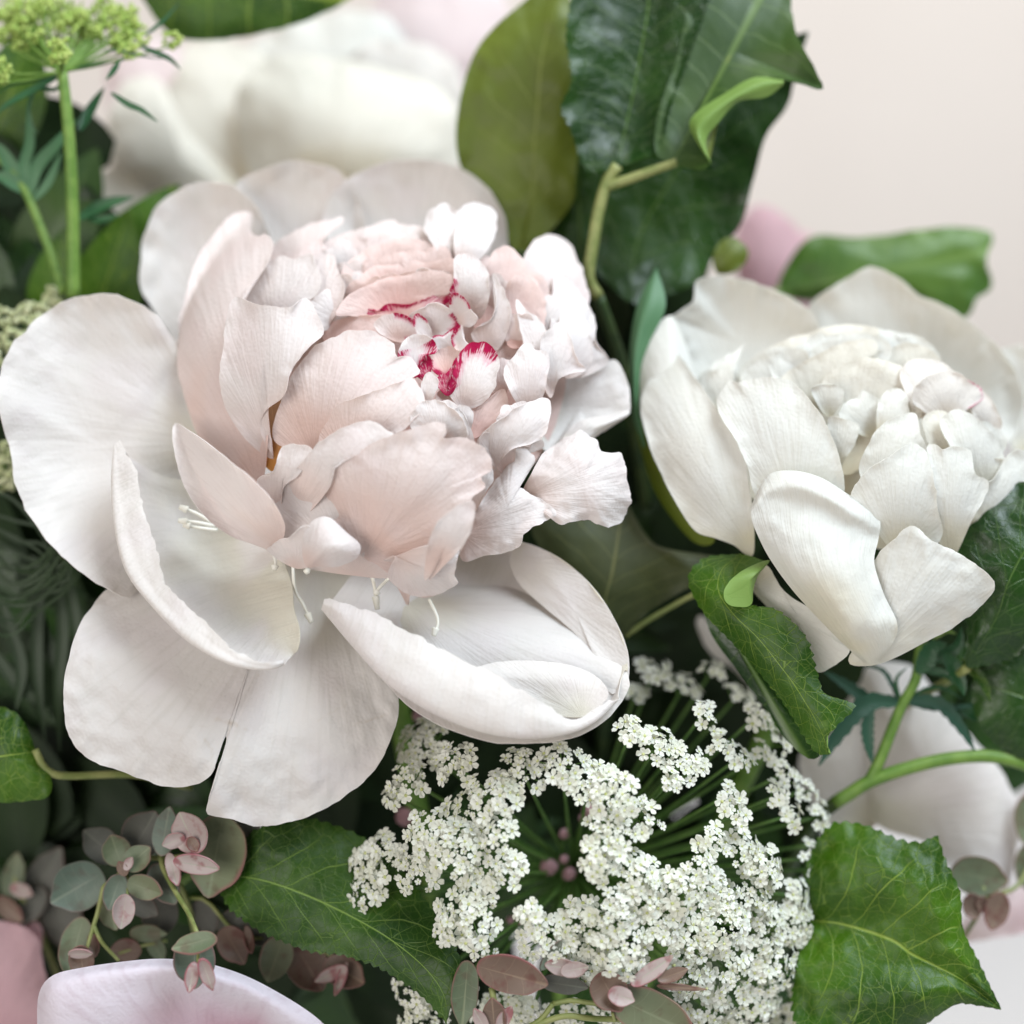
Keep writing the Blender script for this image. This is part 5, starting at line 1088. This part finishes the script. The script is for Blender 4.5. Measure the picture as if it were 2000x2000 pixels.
for a in ((70, 600, 130, 60, -80, -240, 'euc', (0, 0)), (230, 600, 170, 90, -60, -260, 'eucdark', (0, 0)), (40, 760, 90, 50, 40, -230, 'eucred', (0, 0)), (330, 800, 160, 110, 80, -280, 'eucdark', (0, 0)), (180, 740, 110, 60, 120, -250, 'eucdark', (0, 0)), (110, 660, 60, 40, 20, -225, 'eucpink', (0, 0))):
    disc(e0, 'I', *a)
tube(e0, 'I', [(60, 500, -250), (110, 680, -245), (200, 850, -280), (500, 1600, -420)], 6, 7, M['stemolive'], 'twig')

e2 = thing('eucalyptus_sprig', 'plum tinted eucalyptus sprig crossing the lower edge of the white lace flower', 'eucalyptus', W(1130, 1990, 120))
for a in ((955, 1580, 162, 88, 15, 205, 'eucred', (.1, -.2)), (745, 1660, 150, 62, 95, 170, 'euc', (0, 0)), (1205, 1625, 105, 46, 8, 195, 'eucdark', (0, -.3)), (1150, 1492, 80, 26, -55, 215, 'eucblue', (0, 0)), (1200, 1545, 70, 40, 190, 215, 'eucpink', (0, .2)), (1255, 1555, 60, 36, -10, 222, 'eucpink', (0, .2)),
          (1425, 1655, 96, 86, 60, 215, 'eucred', (.1, .2)), (1480, 1680, 60, 46, 20, 228, 'eucpink', (0, .3)), (1620, 1565, 112, 38, -35, 215, 'eucpink', (0, .2)), (1720, 1580, 70, 30, -20, 212, 'eucred', (0, .2)), (1610, 1760, 215, 108, 25, 195, 'euc', (.1, -.2)), (880, 1790, 88, 56, -95, 205, 'eucred', (0, .2)), (1760, 1640, 110, 14, 4, 205, 'eucred', (0, 0)), (820, 1800, 60, 30, -120, 210, 'eucpink', (0, 0)), (930, 1790, 60, 30, -60, 210, 'eucpink', (0, 0))):
    disc(e2, 'G', *a)
for pts, r0, r1 in (([(1500, 1790, 180), (1340, 1785, 188), (1200, 1775, 190), (1000, 1850, 170)], 5.5, 6), ([(1440, 1725, 205), (1340, 1712, 198), (1240, 1700, 190), (1160, 1715, 185)], 4.5, 5), ([(870, 1640, 195), (885, 1720, 198), (905, 1800, 195), (940, 1900, 180)], 6, 6), ([(1160, 1715, 185), (1100, 1790, 180), (1000, 1850, 170)], 5, 5), ([(1440, 1760, 200), (1450, 1800, 190)], 3, 3)):
    tube(e2, 'G', pts, r0, r1, M['stemolive'], 'twig', 14, 7)
tube(e2, 'G', [(940, 1900, 180), (1000, 2200, 60), (900, 2900, -400)], 6.5, 8, M['stemdark'], 'stem')

e3 = thing('eucalyptus_sprig', 'small muted eucalyptus tip with heart shaped leaves above the cordate leaf', 'eucalyptus', W(1900, 1780, -180))
for a in ((1712, 1235, 128, 92, 10, -150, 'euc', (0, 0)), (1690, 1375, 56, 46, 80, -140, 'eucred', (0, 0)), (1740, 1370, 40, 30, 60, -138, 'eucred', (0, 0)), (1805, 1395, 86, 58, 105, -135, 'eucred', (0, 0)), (1980, 980, 140, 90, 80, -260, 'euc', (0, 0)), (1960, 1190, 110, 70, 90, -260, 'euc', (0, 0))):
    disc(e3, 'H', *a)
tube(e3, 'H', [(1740, 1280, -150), (1760, 1330, -145), (1700, 1440, -180), (1500, 1700, -280), (700, 2500, -500)], 4.5, 7, M['stemolive'], 'twig')
tube(e3, 'H', [(1990, 940, -262), (1980, 1100, -262), (1900, 1280, -220), (1750, 1330, -148)], 4.5, 4.5, M['stemolive'], 'twig')

# small pink buds deep inside the lace flower
pb_ = thing('pink_bud_spray', 'spray of small pink buds deep in the dark middle of the lace flower', 'buds', W(1090, 1720, -300))
for gx, gy, r in ((1145, 1070, 18), (1235, 1105, 15), (1215, 1035, 10), (1215, 915, 11), (1330, 800, 14), (1300, 840, 12), (450, 830, 20), (960, 1320, 8), (1000, 1325, 7), (520, 360, 12)):
    x, y, d = zz('G', [(gx, gy, -170)])[0]
    V, F = ball_cluster((x, y, d), r * .25, 5, r * .85, int(gx))
    b = mk('bud', V, F, M['pink'], pb_)
    V, F = tube_geo([(x, y, d - 4), ((x + 1090) / 2, (y + 1740) / 2, -260), (1090, 1760, -300)], 2.5, 3, 8, 6)
    mk('stalk', V, F, M['ray'], b)

# ================================================================ shaded foliage inside the bouquet
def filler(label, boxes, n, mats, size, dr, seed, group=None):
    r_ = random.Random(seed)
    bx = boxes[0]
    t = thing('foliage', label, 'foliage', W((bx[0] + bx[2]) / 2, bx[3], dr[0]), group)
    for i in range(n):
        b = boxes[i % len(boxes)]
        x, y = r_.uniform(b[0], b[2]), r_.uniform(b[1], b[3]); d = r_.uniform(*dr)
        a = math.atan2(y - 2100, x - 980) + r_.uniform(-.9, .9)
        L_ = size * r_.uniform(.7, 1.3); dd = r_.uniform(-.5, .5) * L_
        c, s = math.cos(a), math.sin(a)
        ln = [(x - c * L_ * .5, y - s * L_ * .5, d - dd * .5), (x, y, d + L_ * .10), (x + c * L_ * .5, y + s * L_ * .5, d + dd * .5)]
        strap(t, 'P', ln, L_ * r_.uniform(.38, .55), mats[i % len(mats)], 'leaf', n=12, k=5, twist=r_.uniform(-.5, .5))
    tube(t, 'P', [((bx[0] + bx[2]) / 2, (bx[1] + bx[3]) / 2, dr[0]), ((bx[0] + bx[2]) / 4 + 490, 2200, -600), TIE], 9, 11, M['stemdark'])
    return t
FL = [[M['shade'], M['shade']], [M['leafdark'], M['shade']], [M['shade'], M['olive']]]  # near black leaf colours carry the shade of the gaps between flowers
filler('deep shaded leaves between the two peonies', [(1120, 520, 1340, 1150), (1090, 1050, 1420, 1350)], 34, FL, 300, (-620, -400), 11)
filler('leaves darkened with painted shade filling the bouquet under the torn guard petal', [(0, 1150, 420, 1750), (150, 1500, 750, 2000), (-60, 950, 250, 1500), (-60, 1600, 500, 2060)], 84, FL, 330, (-620, -330), 12)
filler('leaves darkened with painted shade behind the grey green eucalyptus', [(-20, 1540, 280, 1780), (60, 1560, 420, 1900)], 22, FL, 260, (-520, -330), 22)
filler('leaves near black with painted shade below the white lace flower', [(600, 1450, 1150, 2000), (1100, 1350, 1560, 2000)], 60, FL, 330, (-680, -420), 13)
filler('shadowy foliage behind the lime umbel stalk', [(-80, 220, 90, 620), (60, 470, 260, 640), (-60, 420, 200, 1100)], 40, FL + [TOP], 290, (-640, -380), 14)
filler('leaves darkened with painted shade hidden behind the large peony', [(300, 600, 1100, 1150), (500, 1000, 1300, 1500)], 40, FL, 380, (-720, -480), 15)
filler('leaves darkened with painted shade behind the white peony and the arching stem', [(1350, 800, 1800, 1300), (1750, 1150, 2010, 1420), (1330, 1250, 1640, 1500)], 40, FL, 300, (-680, -440), 16)
for (a, b, d0, m_, lab) in (((60, 40), (-40, 330), -420, TOP, 'large soft green leaf behind the head of the lime umbel'), ((190, 290), (40, 560), -440, [M['leafmid'], M['under']], 'oval leaf behind the lime umbel stalk'), ((350, 360), (210, 560), -420, TOP, 'green leaf tucked beside the back of the blush peony')):
    t = thing('leaf', lab, 'leaf', W(b[0], b[1], d0))
    strap(t, 'P', [(b[0], b[1], d0 - 40), ((a[0] + b[0]) / 2 + 10, (a[1] + b[1]) / 2, d0), (a[0], a[1], d0 - 30)], 150, m_, 'blade', n=28, k=9)
    tube(t, 'P', [(b[0], b[1], d0 - 40), (b[0] + 80, b[1] + 400, -520), (500, 1500, -600)], 8, 10, M['stemdark'], 'petiole')
